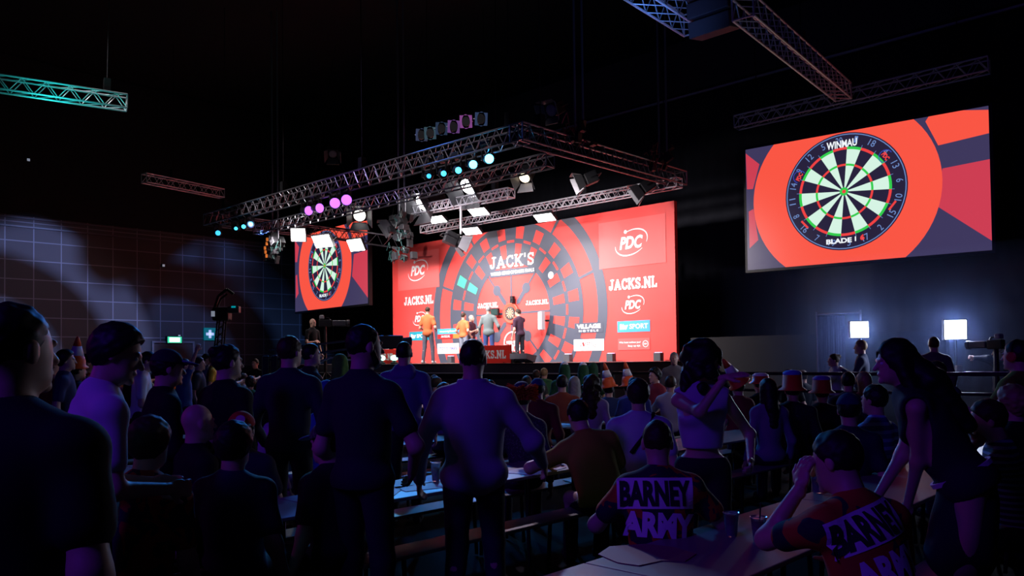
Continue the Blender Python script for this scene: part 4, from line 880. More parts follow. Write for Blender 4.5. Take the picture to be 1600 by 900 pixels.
def back_text(fi, rows):
    """lettering laid on the cloth of the back; rows: (text, x, z, w, h, material, box material or None, rot)"""
    sh = fi['shirt']; me = sh.data; bv = BVHTree.FromPolygons([v.co for v in me.vertices], [p.vertices for p in me.polygons])
    fy, su, rx, P = vv(fi['fy']), vv(fi['su']), vv(fi['rx']), vv(fi['P'])
    def project(pts, fs, m, off, name):
        bm = bmesh.new(); vs = [bm.verts.new((x, y, 0)) for x, y in pts]
        for f in fs:
            try: bm.faces.new([vs[i] for i in f])
            except ValueError: pass
        for ax_, n_ in ((0, 14), (1, 10)):
            lo_, hi_ = min(p[ax_] for p in pts), max(p[ax_] for p in pts)
            for k in range(1, n_):
                co = [0, 0, 0]; no = [0, 0, 0]; co[ax_] = lo_ + (hi_ - lo_) * k / n_; no[ax_] = 1; bmesh.ops.bisect_plane(bm, geom=bm.verts[:] + bm.edges[:] + bm.faces[:], plane_co=co, plane_no=no)
        for v in bm.verts:
            o = P + su * v.co.y + rx * v.co.x - fy * .6; h = bv.ray_cast(o, fy, 1.2); v.co = (h[0] + h[1] * off) if h[0] is not None else o + fy * .55
            if h[0] is not None and h[1].dot(fy) > 0: v.co = h[0] - h[1] * off
        me2 = bpy.data.meshes.new(name); bm.to_mesh(me2); bm.free(); me2.materials.append(m); ob = bpy.data.objects.new(name, me2); col.objects.link(ob); ob.parent = fi['root']
    for tx, x, z, w_, h_, m, bx, rot in rows:
        c, sn = math.cos(R(rot)), math.sin(R(rot)); T = lambda a, b_: (x + a * c - b_ * sn, z + a * sn + b_ * c)
        if bx: project([T(-w_ * .54, -h_ * .6), T(w_ * .54, -h_ * .6), T(w_ * .54, h_ * .62), T(-w_ * .54, h_ * .62)], [(0, 1, 2, 3)], bx, .004, 'print_box')
        vs, fs = text_norm(tx, .05); project([T((a - .5) * w_, (b_ - .5) * h_) for a, b_ in vs], fs, m, .007, 'back_print')
def jersey(name, c1, c2, sc_=4., thr=.5):
    m = mat(name, c1, .85)
    n, l = m.node_tree.nodes, m.node_tree.links; tc = n.new('ShaderNodeTexCoord'); no = n.new('ShaderNodeTexNoise'); rp = n.new('ShaderNodeValToRGB'); no.inputs['Scale'].default_value = sc_; no.inputs['Detail'].default_value = 2; no.inputs['Distortion'].default_value = 1.6
    rp.color_ramp.interpolation = 'CONSTANT'; rp.color_ramp.elements[0].color = (*c1, 1); rp.color_ramp.elements[1].color = (*c2, 1); rp.color_ramp.elements[1].position = thr
    l.new(tc.outputs['Object'], no.inputs['Vector']); l.new(no.outputs['Fac'], rp.inputs[0]); l.new(rp.outputs[0], n['Principled BSDF'].inputs['Base Color']); return m
def striped(name, c1, c2, sc_=26.):
    m = mat(name, c1, .85); n, l = m.node_tree.nodes, m.node_tree.links; tc = n.new('ShaderNodeTexCoord'); wv = n.new('ShaderNodeTexWave'); rp = n.new('ShaderNodeValToRGB'); wv.bands_direction = 'Z'; wv.inputs['Scale'].default_value = sc_ / 3; wv.inputs['Distortion'].default_value = .6
    rp.color_ramp.interpolation = 'CONSTANT'; rp.color_ramp.elements[0].color = (*c1, 1); rp.color_ramp.elements[1].color = (*c2, 1); rp.color_ramp.elements[1].position = .62
    l.new(tc.outputs['Object'], wv.inputs['Vector']); l.new(wv.outputs['Fac'], rp.inputs[0]); l.new(rp.outputs[0], n['Principled BSDF'].inputs['Base Color']); return m
def stander(px, ytop, Y, **k):
    """a person standing on the hall floor, head top seen at (px, ytop), Y metres ahead"""
    fz = k.pop('floor', 0.); p = at(px, ytop, Y); Ht = (p.z - fz - k.pop('over', 0.)) / (1 if not k.get('dropz') else 1) + k.get('dropz', 0)
    ln, sd = k.get('lean', 0), k.get('side', 0); k.setdefault('yaw', 0)
    if 'H' not in k: k['H'] = 1.8 * (Ht) / (.965 + .835 * math.cos(R(max(abs(ln), abs(sd)) * .9)))
    q = k['H'] / 1.8 * .66; off = Vector((math.sin(R(sd)) * q, math.sin(R(ln)) * q, 0)); off.rotate(Matrix.Rotation(R(k['yaw']), 3, 'Z'))
    return figure('person', Vector((p.x, p.y, fz)) - off, **k)
def sitter(px, ytop, bench_u, **k):
    """a person seated on the bench line u; the seat carries them"""
    p = at_u(px, ytop, bench_u); Ht = 1.8 * (p.z - k.pop('over', 0.) - .585) / .835; Ht = min(max(Ht, 1.45), 2.05)
    k.setdefault('yaw', 0); k.setdefault('H', Ht)
    # the skull stays over the bench when the back leans: move the seat back along the facing
    ln, sd = k.get('lean', 0), k.get('side', 0); off = Vector((math.sin(R(sd)) * .62 * Ht / 1.8, math.sin(R(ln)) * .62 * Ht / 1.8, 0)); off.rotate(Matrix.Rotation(R(k['yaw']), 3, 'Z'))
    return figure('person', Vector((p.x, p.y, 0)) - off, pose='sit', **k)
# ------------------------------------------------------------------ beer tables and benches
ORD = ['first', 'second', 'third', 'fourth', 'fifth', 'sixth', 'seventh', 'eighth', 'ninth', 'tenth']
m_wood = mat('varnished_table', (.24, .21, .20), .45, spec=.35, bump=.08, bscale=12); m_edge = mat('dark_steel', (.03, .03, .035), .4, .6)
def leg_frame(wd, ht): return MB().path([(-wd / 2, 0, 0.015), (-wd / 2 + .03, 0, ht), (wd / 2 - .03, 0, ht), (wd / 2, 0, 0.015)], .016, 6)
tb = empty('beer_table', (0, 0, 0), HR); MB().box((0, 0, .737), (.67, 2.19, .026), bev=.006).build('tabletop', m_wood, tb)
for y in (-.8, .8):
    o = leg_frame(.56, .72).build('leg', m_edge, tb); o.location = (0, y, 0)
bn = empty('beer_bench', (0, 0, 0), HR); MB().box((0, 0, .457), (.26, 2.19, .026), bev=.006).build('seat', m_wood, bn)
for y in (-.8, .8):
    o = leg_frame(.22, .44).build('leg', m_edge, bn); o.location = (0, y, 0)
tk, bkm = kid_map(tb), kid_map(bn); used_t = used_b = False
EDGE = [17.55 - 2.68 * k for k in range(9)]
VC = [18.5, 16.3, 14.1, 11.9, 9.7]
NTH = ORD + ['eleventh', 'twelfth', 'thirteenth', 'fourteenth', 'fifteenth', 'sixteenth', 'seventeenth', 'eighteenth', 'nineteenth', 'twentieth', 'twenty-first', 'twenty-second', 'twenty-third', 'twenty-fourth', 'twenty-fifth', 'twenty-sixth', 'twenty-seventh', 'twenty-eighth', 'twenty-ninth', 'thirtieth', 'thirty-first', 'thirty-second', 'thirty-third', 'thirty-fourth', 'thirty-fifth']
ROWN = ['row nearest the camera', 'second row from the camera', 'third row from the camera', 'fourth row from the camera', 'fifth row from the camera', 'sixth row from the camera', 'seventh row from the camera', 'eighth row from the camera', 'ninth row from the camera']
SKIP = set()
for k, e_ in enumerate(EDGE):
    for j, v in enumerate(VC):
        if k >= 5 and j == 0: continue
        for kind, u in (('t', e_ - .335), ('n', e_ + .25), ('f', e_ - .78)):
            if kind != 't' and (k, j, kind) in SKIP: continue
            if kind == 'n' and k == 0 and j == 0: continue
            lb = {'t': 'beer table', 'n': 'beer bench on the camera side', 'f': 'beer bench on the stage side'}[kind] + ', %s from the stage end, %s' % (ORD[4 - j], ROWN[k])
            src, km, flag = (tb, tk, used_t) if kind == 't' else (bn, bkm, used_b)
            if not flag: o = src; o.location = S(u, v); o['label'] = lb
            else: o = copy_tree(src, km, S(u, v), None, lb)
            o['category'] = 'table' if kind == 't' else 'bench'; o['group'] = 'beer tables' if kind == 't' else 'beer benches'
            if kind == 't': used_t = True
            else: used_b = True
# things on the tables
m_cup = mat('clear_cup', (.85, .9, .95), .12, trans=.85, spec=.6); m_beer = mat('beer', (.65, .32, .03), .2, emit=(.5, .22, .01), es=.0); m_pink = mat('red_drink', (.45, .04, .05), .3)
def cup(p, label, liquid, h_=.13, straw=False, fill=.6):
    e = empty('plastic_cup', p, 0, label, 'cup', 'plastic cups on the tables')
    MB().lathe((0, 0, 0), [(.027, 0), (.028, .004), (.040, h_), (.043, h_), (.043, h_ - .006), (.038, h_ - .007), (.026, .006)], 20).build('cup_wall', m_cup, e, True)
    MB().lathe((0, 0, .007), [(.0245, 0), (.025 + .012 * fill, h_ * fill)], 18).build('drink', liquid, e, True)
    if straw: MB().tube((.0, .0, .02), (.012, 0, h_ + .07), .004).build('straw', M_black, e)
def ont(px, py, z=.75): return at_z(px, py, z)
cup(ont(681, 752), 'beer cup on the lit table end beside the tall man in the violet jacket', m_beer, .15); cup(ont(869, 723), 'beer cup at the elbow of the man in the mustard shirt', m_beer, .15, fill=.5)
cup(ont(879, 716), 'nearly empty cup behind the beer cup of the man in mustard', m_beer, .14, fill=.15)
cup(ont(1186, 846), 'red drink with a straw on the nearest table', m_pink, .125, True, .75); cup(ont(1143, 838), 'red drink without straw beside the back lettered BARNEY', m_pink, .125, fill=.8)
cup(ont(655, 680), 'cup on the table behind the tall man in the violet jacket', m_beer, .14, fill=.3); cup(ont(886, 655), 'bluish cup on the third table row under the crowd', m_beer, .13, fill=.2)
cup(at_z(1176, 640, .75), 'beer cup beside the woman with long dark hair', m_beer, .15); cup(at_z(1191, 664, .75), 'clear cup before the black sequin jacket', m_beer, .12, fill=.1); cup(at_z(1277, 770, .75) , 'half hidden cup behind the raised forearm', m_beer, .13, fill=.5)
def paper(px, py, w_, d_, rz, c, label, z=.75, shape=None):
    p = ont(px, py, z); pm = mat('paper_%02d' % int(c[0] * 99), c, .7); b = MB()
    pts = shape or [(-w_ / 2, -d_ / 2), (w_ / 2, -d_ / 2), (w_ / 2, d_ / 2), (-w_ / 2, d_ / 2)]; n = len(pts); th = .004
    b.add([(x, y, 0) for x, y in pts] + [(x, y, th) for x, y in pts], [tuple(range(n - 1, -1, -1)), tuple(range(n, 2 * n))] + [(i, (i + 1) % n, n + (i + 1) % n, n + i) for i in range(n)])
    o = b.build('paper_sheet', pm); o.location = p + ZD * .001; o.rotation_euler = (0, 0, HR + R(rz)); tag(o, label, 'paper', 'papers on the tables')
pc = (.75, .75, .75)
paper(622, 757, .30, .42, 8, pc, 'pale sheet on the lit table nearest the cup of beer'); paper(655, 762, .24, .32, -14, pc, 'creased sheet at the very end of the lit table by the beer cup'); paper(835, 735, .34, .5, 12, pc, 'white sheet at the mustard shirt elbow'); paper(600, 770, .2, .3, 40, pc, 'sheet at the dark end of the second table')
paper(870, 664, .3, .5, 5, pc, 'bluish sheet on the third table row'); paper(632, 688, .3, .5, 5, pc, 'bluish sheet on the third row behind the man in black')
paper(905, 752, .22, .3, 70, pc, 'pinkish card on the bench below the mustard shirt', .475); paper(1205, 828, .16, .10, 30, pc, 'small napkin lying behind the red drink with a straw')
paper(440, 742, .1, .16, 10, pc, 'small white card behind the camouflage cap man', .75)
mc = (.30, .13, .14); sh = [(-.16, -.1), (-.1, -.17), (.02, -.13), (.1, -.17), (.2, -.08), (.17, .06), (.08, .15), (-.08, .16), (-.18, .05)]
paper(1005, 866, 0, 0, 60, mc, 'pinkish board shaped mat lying on the nearest table', shape=[(x * 1.15, y * 1.15) for x, y in sh])

# ------------------------------------------------------------------ people on the stage
def on_stage(px, v, ytop, **k):
    p = at_v(px, ytop, v); z0 = STAGE + .012; k['H'] = p.z - z0; return figure('person', Vector((p.x, p.y, z0)), **k)
OR = (.62, .15, .05)
on_stage(668, 3.3, 478, yaw=-20, hands=((-.18, .24, 1.10), (.2, .22, 1.1)), poles=((-.45, -1, -.1), (.45, -1, -.1)), top=OR, legs=(.13, .13, .17), hair=('cropped', 'brown'), vox=.02, step=.12, label='person in orange shirt and grey jeans standing with back turned at the stage edge', shoe=(.6, .6, .6), hem=.14)
on_stage(724, 1.3, 488, yaw=-40, hands=((-.24, .12, .95), (.26, .1, .92)), top=OR, legs=(.25, .28, .35), hair=('cropped', 'brown'), label='person in orange shirt beside the bald official, half hidden by the big dark head')
on_stage(736, .75, 492, yaw=-120, hands=((-.05, .3, 1.15), (.1, .3, 1.15)), top=(.04, .015, .03), hair=('bald', 'grey'), label='bald person in dark shirt facing sideways behind the orange shirts')
on_stage(763, 1.7, 477, yaw=-15, bulk=1.15, sleeve='long', hands=((-.33, .1, .93), (.3, .2, 1.1)), top=(.13, .16, .16), legs=(.04, .07, .2), hair=('short', 'grey'), hem=.2, label='tall person in grey jacket and blue jeans before the small monitor')
on_stage(812, .9, 482, yaw=38, head=(30, 10, 0), side=-4, hands=((-.26, .08, .84), (-.02, .24, 1.47)), poles=(None, (.6, .2, -1)), top=(.045, .02, .04), legs=(.02, .02, .028), hair=('short', 'brown'), label='person in dark shirt and black trousers standing right beside the dartboard')
# ------------------------------------------------------------------ standing people in the hall
BLK = (.006, .006, .009)
stander(14, 462, 2.15, yaw=-14, head=(-10, 0, 0), bulk=1.42, hair=('cropped', 'dark'), top=BLK, vox=.012, label='big person with shaved head in black, closest of all at the frame edge')
stander(167, 498, 3.55, yaw=-50, lean=8, head=(-22, 14, 0), hair=('thick', 'dark'), top=(.62, .60, .66), vox=.011, hands=((-.12, .32, 1.12), (.14, .32, 1.12)), label='young person with thick dark hair in white shirt, looking down to the side', eyes=True)
f = stander(258, 541, 5.6, over=.02, yaw=-55, lean=4, hair=('short', 'dark'), sleeve='long', top=BLK, vox=.013, bulk=1.1, hands=((-.1, .3, 1.1), (.12, .3, 1.1)), label='person in black coat with dark peaked cap edged in violet')
put_cap(f, cloth((.02, .02, .03)), cloth((.12, .05, .25)))
stander(225, 546, 10.8, yaw=-70, lean=5, head=(-5, 18, 0), hair=('short', 'dark'), top=(.6, .62, .72), hands=((-.1, .3, 1.15), (.1, .3, 1.15)), label='person in white shirt looking down, between the thick haired youth and the dark cap')
stander(352, 536, 5.8, yaw=-32, head=(-12, 0, 0), hair=('bun', 'dark'), sleeve='long', top=BLK, bulk=1.1, vox=.013, label='person in black with a knot of hair, seen before the panelled wall')
stander(451, 521, 6.5, yaw=-8, head=(-20, 0, 0), hair=('short', 'brown'), sleeve='long', top=(.02, .02, .04), bulk=1.12, vox=.014, hands=((-.3, .2, 1.0), (.32, .18, 1.0)), label='broad person in dark long sleeves below the far LED screen')
stander(565, 500, 4.55, yaw=-30, head=(-22, 0, 0), hair=('cropped', 'dark'), beard=True, top=(.015, .014, .022), bulk=1.12, vox=.012, hands=((-.26, .16, .98), (.2, .2, 1.04)), poles=(None, (1, -.6, 0)), label='tall bearded person in black shirt beside the hooded jacket wearer')
f = stander(631, 530, 8.3, yaw=-4, hair=('cropped', 'dark'), sleeve='long', top=(.13, .10, .30), bulk=1.15, vox=.018, label='person in violet hooded jacket below the red web address board')
mesh_from('hood', [grow([rc(f['nb'] - f['fy'] * .06 - f['su'] * .05 - f['rx'] * .07, f['nb'] - f['fy'] * .06 - f['su'] * .05 + f['rx'] * .07, .07), rc(f['nb'] - f['su'] * .01 - f['rx'] * .05, f['nb'] + f['rx'] * .05 - f['su'] * .01, .075)], .014, .03, noise=.008)], cloth((.13, .10, .30)), f['root'])
f = stander(738, 526, 5.0, yaw=-6, head=(-4, 0, 0), hair=('cropped', 'dark'), sleeve='long', top=(.30, .27, .40), legs=(.03, .03, .05), bulk=1.24, vox=.012, step=.12, hem=.16, hands=((-.36, .06, .92), (.42, .22, 1.0)), label='big person in violet lit jacket, back turned, in the middle of the hall')
mesh_from('collar', [grow([rc(f['nb'] - f['rx'] * .03 - f['su'] * .0, f['nb'] + f['rx'] * .03 - f['su'] * .0, .078)], .012, .02, cuts=[(f['nb'] + f['su'] * .045, f['su'])])], cloth((.30, .27, .40)), f['root'])
f = stander(1094, 524, 5.3, yaw=168, head=(62, 8, 0), fem=True, over=.03, hair=('wavy', 'dark'), top=(.42, .36, .55), sleeve='none', legs=(.015, .015, .02), hem=-.12, vox=.011, hands=((-.30, .12, 1.02), (-.14, .27, 1.55)), poles=(None, (.3, .6, -1)), curl=(45, 8), hdir=(None, (-1, .1, .22)), label='person with wavy dark hair in a cropped pale top, arm raised and pointing')
f = stander(1393, 526, 4.4, yaw=62, lean=30, head=(24, -14, 0), fem=True, bulk=1.12, hair=('long', 'dark'), top=(.018, .014, .024), sleeve='none', legs=(.02, .016, .03), skirt=True, vox=.011, hands=((.12, .30, .72), (-.12, .45, .86)), poles=((0, -1, 0), (0, -1, 0)), curl=(15, 15), label='person with long dark hair leaning forward over the table in sleeveless black', eyes=True)
mesh_from('long_hair', [grow([rc(f['hl'](0, -.06, 0), f['nb'] - f['fy'] * .13 - f['su'] * .02, .075, .08), rc(f['nb'] - f['fy'] * .13 - f['su'] * .02, f['nb'] - f['fy'] * .16 - f['su'] * .30, .08, .045)], .012, .02, noise=.006, nf=40.)], HAIRS['dark'], f['root'])
b = MB(); b.lathe(vv(f['P'] + f['su'] * .05), [(.165, -.012), (.165, .012), (.15, .012), (.15, -.012)], 24, vv(f['su']).to_track_quat('Z', 'Y')); b.build('belt', cloth((.6, .5, .7)), f['root'])
f = stander(531, 553, 9.5, yaw=-5, hair=('long', (.10, .22, .03)), sleeve='long', top=(.10, .22, .03), legs=(.08, .18, .03), skirt=True, hem=.5, bulk=1.05, vox=.02, label='person wrapped in a green hooded robe behind the bearded person')
stander(484, 534, 9.2, yaw=-62, head=(-10, 0, 0), hair=('short', 'dark'), top=(.02, .02, .03), hands=((-.05, .45, 1.05), (.05, .5, 1.1)), poles=((-1, 0, -.6), (1, 0, -.6)), label='person in dark shirt reaching a bare forearm toward the camera crane')
stander(488, 495, 25, floor=.9, yaw=-120, hair=('bald', 'brown'), top=BLK, hands=((-.3, .1, 1.0), (.05, .16, 1.42)), poles=(None, (1, .2, -1)), label='camera operator with hand on chin on the far riser')
f = stander(549, 529, 14, yaw=-70, head=(0, -8, 0), hair=('cropped', 'brown'), top=BLK, hands=((-.1, .4, 1.2), (.1, .4, 1.2)), label='camera operator with headset beside the camera crane'); put_phones(f, M_case)
f = stander(1591, 530, 6.6, yaw=32, hair=('short', 'dark'), top=(.16, .22, .02), bulk=1.12, vox=.016, hands=((-.34, .34, 1.25), (.3, .2, 1.0)), poles=((-.4, -1, -.8), None), label='person in green shirt with big red headphones at the frame edge'); put_phones(f, mat('red_cup', (.5, .03, .03), .3))
stander(1464, 571, 8.4, yaw=20, hair=('short', 'brown'), top=BLK, H=1.6, label='short person in black standing before the pale brown blazer')
stander(1053, 549, 15.6, yaw=172, hair=('cropped', 'grey'), sleeve='long', top=(.16, .15, .17), label='grey haired security person facing the hall at the end of the stage')
FP = .22
f = stander(1304, 554, 14.5, floor=FP, yaw=78, hair=('bun', 'brown'), fem=True, top=(.5, .5, .58), hands=((-.1, .28, 1.1), (.1, .28, 1.1)), label='person in white shirt with hair in a bun before the grey curtain')
stander(1346, 531, 14.3, floor=FP, yaw=60, hair=('short', 'blond'), sleeve='long', top=(.06, .07, .12), hands=((-.1, .3, 1.2), (.1, .3, 1.2)), label='person in dark blue jacket below the soft light by the curtain')
stander(1459, 526, 13.4, floor=FP, yaw=-12, hair=('short', 'brown'), sleeve='long', bulk=1.2, top=(.16, .13, .13), legs=(.05, .05, .06), label='person in pale brown blazer with bright rimmed outline, back turned')
stander(1563, 541, 13.9, floor=FP, yaw=66, hair=('short', 'ginger'), sleeve='long', top=(.06, .06, .08), hands=((-.1, .4, 1.4), (.1, .4, 1.4)), label='camera operator with reddish hair behind the green shirt')
for i, (px, yt, Y, hr, tp, yw, lb, hat) in enumerate((
    (57, 556, 11.5, ('short', 'blond'), (.3, .1, .2), -60, 'blond person at the far frame edge next to the orange hat', None), (80, 552, 11.0, ('short', 'dark'), (.3, .05, .03), -40, 'person in orange bucket hat beside the cone hat', 'bucket'),
    (101, 545, 10.0, ('thick', 'dark'), (.03, .03, .10), -70, 'person with violet rimmed dark hair between the orange hats', None), (119, 556, 10.4, ('short', 'dark'), (.03, .04, .10), -40, 'person in the tall orange and white cone hat before the panelled wall', 'cone'),
    (137, 551, 10.8, ('short', 'dark'), (.2, .03, .04), -70, 'person with a teal tinted head just behind the cone hat', None), (207, 556, 12.5, ('short', 'brown'), BLK, -50, 'half hidden person behind the white shirt at the wall side', None),
    (310, 557, 15.0, ('short', 'dark'), (.03, .04, .06), -80, 'dark person bending beside the lit profile faces', None), (322, 551, 19.0, ('short', 'dark'), (.03, .04, .16), -75, 'person in navy shirt with lit profile by the first aid sign', None), (333, 553, 19.0, ('short', 'blond'), (.6, .45, .05), -75, 'person in yellow shirt with lit profile by the first aid sign', None),
    (347, 555, 17.5, ('short', 'dark'), (.6, .55, .65), -70, 'person in white shirt and red and white hat beside the yellow shirt', 'drum'), (287, 560, 14.0, ('short', 'dark'), (.04, .1, .3), -60, 'person in blue raising one hand near the exit sign', 'hand'),
    (399, 560, 21.0, ('short', 'brown'), BLK, 165, 'person in black facing the camera in the dark gap below the wall corner', None), (1153, 572, 10.5, ('short', 'dark'), (.25, .05, .04), 10, 'person in the tilted orange cone hat behind the pointing hand', 'cone'),
    (838, 580, 17.0, ('short', 'brown'), (.04, .05, .05), 0, 'person in dark top right under the wedge monitor', None), (850, 577, 18.0, ('short', 'blond'), (.05, .16, .08), -20, 'person in green top near the stage fascia', None), (1024, 578, 13.0, ('curly', 'dark'), (.25, .03, .05), 120, 'curly haired person turning round to face the hall near the stage end', None),
    (882, 569, 13.5, ('long', (.012, .07, .03)), (.012, .07, .03), 0, 'green hooded costume with pale top, nearest of three to the wedge monitor', 'eyes'), (911, 570, 13.8, ('long', (.012, .07, .03)), (.012, .07, .03), -15, 'green hooded costume in the middle of three', 'eyes'), (926, 568, 14.4, ('long', (.01, .055, .025)), (.01, .055, .025), -25, 'green hooded costume behind the brown haired woman', None))):
    kw = {}
    if hat == 'hand': kw = dict(hands=(None, (.2, .2, 1.95)), poles=(None, (1, -.2, -.3)))
    if hat in ('cone',): kw['over'] = .30
    if hat in ('bucket', 'drum'): kw['over'] = .03
    if hat == 'cone': yt -= 28 if px < 200 else 12
    f = stander(px, yt, Y, yaw=yw, hair=hr, top=tp, vox=.024, label=lb, bulk=1.05, **kw)
    if hat == 'cone': put_cone(f, 8 if px < 200 else -35)
    if hat == 'bucket': put_drum(f, mat('cone_orange', (0, 0, 0)), mat('cone_orange', (0, 0, 0)), .09)
    if hat == 'drum': put_drum(f, mat('cone_white', (0, 0, 0)), mat('red_cup', (0, 0, 0)), .1)
    if hat == 'eyes': MB().lathe(vv(f['hl'](0, -.02, .08)), [(.06, 0), (.065, .04), (.03, .075)], 14).build('white_crest', mat('cone_white', (0, 0, 0)), f['root'], True)
# ------------------------------------------------------------------ seated people
N_, F_ = (lambda k: EDGE[k] + .25), (lambda k: EDGE[k] - .78)
J1 = jersey('jersey_orange_black', (.50, .07, .015), (.015, .015, .03), 5.5, .47); J2 = jersey('jersey_black_orange', (.50, .07, .015), (.015, .015, .03), 4.5, .55); J3 = jersey('jersey_red', (.42, .03, .02), (.015, .012, .03), 6, .5)
PB, PI = cloth((.85, .75, .95)), cloth((.02, .015, .03))
f = sitter(1027, 655, F_(0), yaw=-4, lean=10, hair=('cropped', 'brown'), bulk=1.12, top=J1, hem=.1, vox=.0105, hands=((-.2, .35, .85), (.25, .38, .82)), label='seated person in orange and black shirt lettered BARNEY ARMY')
back_text(f, [('BARNEY', -.03, .375, .36, .13, PI, PB, 0), ('ARMY', -.02, .215, .36, .13, PB, None, -3)])
f = sitter(1318, 654, N_(0) + .08, yaw=22, lean=20, head=(22, 6, 0), hair=('short', 'dark'), bulk=1.14, top=J2, hem=.1, vox=.0105, hands=((-.13, .33, 1.12), (.15, .4, .80)), poles=((-.45, .35, -1), None), hdir=((.2, -.05, 1), None), curl=(40, 30), label='seated person in orange shirt leaning with cheek on hand at the nearest table', eyes=True)
back_text(f, [('BARNEY', -.05, .41, .32, .12, PI, PB, 14), ('ARMY', -.01, .25, .30, .12, PB, None, 14)])
sitter(906, 612, N_(1), yaw=14, lean=22, side=-10, head=(10, 0, 0), hair=('short', 'dark'), bulk=1.26, top=(.36, .33, .03), vox=.013, hands=((-.36, .35, .82), (.1, .4, .8)), poles=((-1, -.2, -.3), None), label='seated person in mustard shirt leaning an elbow on the table')
f = sitter(997, 588, N_(1), yaw=-6, hair=('thick', 'brown'), bulk=1.18, top=(.50, .50, .66), vox=.014, label='seated person in pale shirt with a dark strap across the back')
b = MB(); P_ = [vv(f['nb'] + f['rx'] * .13 - f['fy'] * .03 + f['su'] * .02), vv(f['nb'] + f['rx'] * .06 - f['fy'] * .13 - f['su'] * .14), vv(f['nb'] - f['rx'] * .08 - f['fy'] * .155 - f['su'] * .32)]; b.path(P_, .018); b.build('bag_strap', cloth(BLK), f['root'])
f = sitter(815, 594, F_(1), over=.02, yaw=2, fem=True, hair=('short', 'brown'), top=jersey('speckled_cloth', (.04, .03, .05), (.16, .14, .18), 60, .6), sleeve='long', vox=.016, label='seated person in fluffy orange hat and speckled top'); put_fur_hat(f, mat('orange_fur', (.55, .13, .02), .9), cloth((.02, .06, .12)))
f = sitter(514, 657, N_(1), over=.02, yaw=58, lean=8, hair=('short', 'dark'), top=(.012, .013, .016), vox=.012, bulk=1.12, label='seated person in camouflage cap with face turned aside'); put_cap(f, jersey('camouflage', (.10, .13, .08), (.03, .05, .03), 22, .5), cloth((.06, .13, .16)))
f = sitter(377, 642, F_(1), over=.02, yaw=196, hair=('short', 'dark'), top=(.03, .03, .05), vox=.014, label='seated person facing the camera in a red peaked cap with a pale badge'); put_cap(f, cloth((.42, .015, .02)), cloth((.10, .01, .015)), mark=cloth((.6, .4, .5)))
sitter(364, 663, N_(1), yaw=-8, hair=('thick', 'dark'), top=(.03, .025, .07), vox=.013, bulk=1.1, label='seated person in dark shirt right before the red cap')
sitter(230, 648, N_(1), yaw=-12, lean=8, hair=('thick', 'brown'), top=J3, vox=.013, bulk=1.1, label='seated person in red and black shirt close to the big shaved head')
sitter(305, 627, F_(1), yaw=-48, hair=('bald', 'dark'), top=BLK, vox=.014, label='seated bald person with glossy head lit violet and blue')
f = sitter(408, 606, N_(2), yaw=-20, fem=True, hair=('long', 'dark'), top=(.55, .30, .55), legs=(.55, .30, .55), sleeve='long', vox=.018, label='seated person in pink robe beside the broad person in dark long sleeves')
sitter(510, 590, N_(2), yaw=-10, hair=('long', (.03, .12, .42)), top=(.03, .12, .42), sleeve='long', vox=.018, label='seated person in bright blue hood before the green robe')
sitter(1552, 618, N_(0) + .12, yaw=62, lean=12, head=(5, 5, 0), hair=('short', 'brown'), top=striped('striped_cloth', (.02, .025, .08), (.20, .24, .5)), vox=.013, hands=((-.12, .24, 1.12), (.1, .3, .8)), poles=((-1, .2, -.8), None), label='seated person in striped shirt resting chin on hand at the frame edge', eyes=True)
sitter(1584, 601, N_(0), yaw=30, hair=('curly', 'blond'), top=BLK, vox=.016, label='seated person with curly fair hair behind the striped shirt')
sitter(1200, 587, N_(1), yaw=10, fem=True, hair=('long', 'dark'), top=(.22, .18, .30), sleeve='long', vox=.016, label='seated person with long dark hair in a mauve top')
f = sitter(1238, 592, N_(1), over=.0, yaw=-10, hair=('short', 'dark'), top=jersey('sequin_black', (.012, .012, .016), (.10, .14, .2), 90, .66), sleeve='long', bulk=1.2, vox=.016, label='seated person in black sequin jacket and orange hat with blue top'); put_drum(f, mat('cone_orange', (0, 0, 0)), mat('hat_blue', (.12, .25, .8), .6), .17)
f = sitter(1284, 600, N_(1), yaw=-25, hair=('short', 'brown'), top=BLK, sleeve='long', vox=.016, label='seated person in orange hat with violet top beside the sequin jacket'); put_drum(f, mat('hat_orange', (.55, .12, .02), .6), mat('hat_violet', (.2, .15, .55), .6), .15)
f = sitter(1326, 612, F_(0), over=.02, yaw=-20, hair=('short', 'dark'), top=(.02, .02, .05), vox=.014, label='seated person in round dark blue cap before the leaning woman'); put_cap(f, cloth((.02, .025, .10)))
sitter(1368, 598, F_(0), yaw=35, hair=('short', 'dark'), top=striped('blue_print', (.05, .07, .30), (.3, .4, .8), 14), vox=.014, label='seated person in blue and white patterned shirt right behind the leaning woman')
sitter(1350, 577, N_(1), yaw=15, fem=True, hair=('long', 'blond'), top=(.35, .04, .06), vox=.018, label='seated person with long fair hair and red top by the patterned shirt')
sitter(1325, 578, N_(1) - .0, yaw=-30, hair=('short', 'dark'), top=(.03, .03, .05), vox=.02, label='dark haired person next to the fair haired red top')
f = sitter(1486, 602, F_(0), over=.02, yaw=20, hair=('cropped', 'dark'), top=(.03, .03, .05), vox=.016, label='seated person in knitted cap below the pale brown blazer'); put_cap(f, cloth((.05, .06, .10)))
f = sitter(1188, 583, F_(1), yaw=10, hair=('short', 'dark'), top=BLK, vox=.018, label='seated person in red and white ball shaped hat'); put_drum(f, mat('red_cup', (0, 0, 0)), mat('cone_white', (0, 0, 0)), .08)
f = sitter(1233, 576, N_(2), yaw=0, hair=('short', 'dark'), top=BLK, vox=.02, label='seated person with pale rimmed headphones behind the blue topped hat'); put_phones(f, M_case)
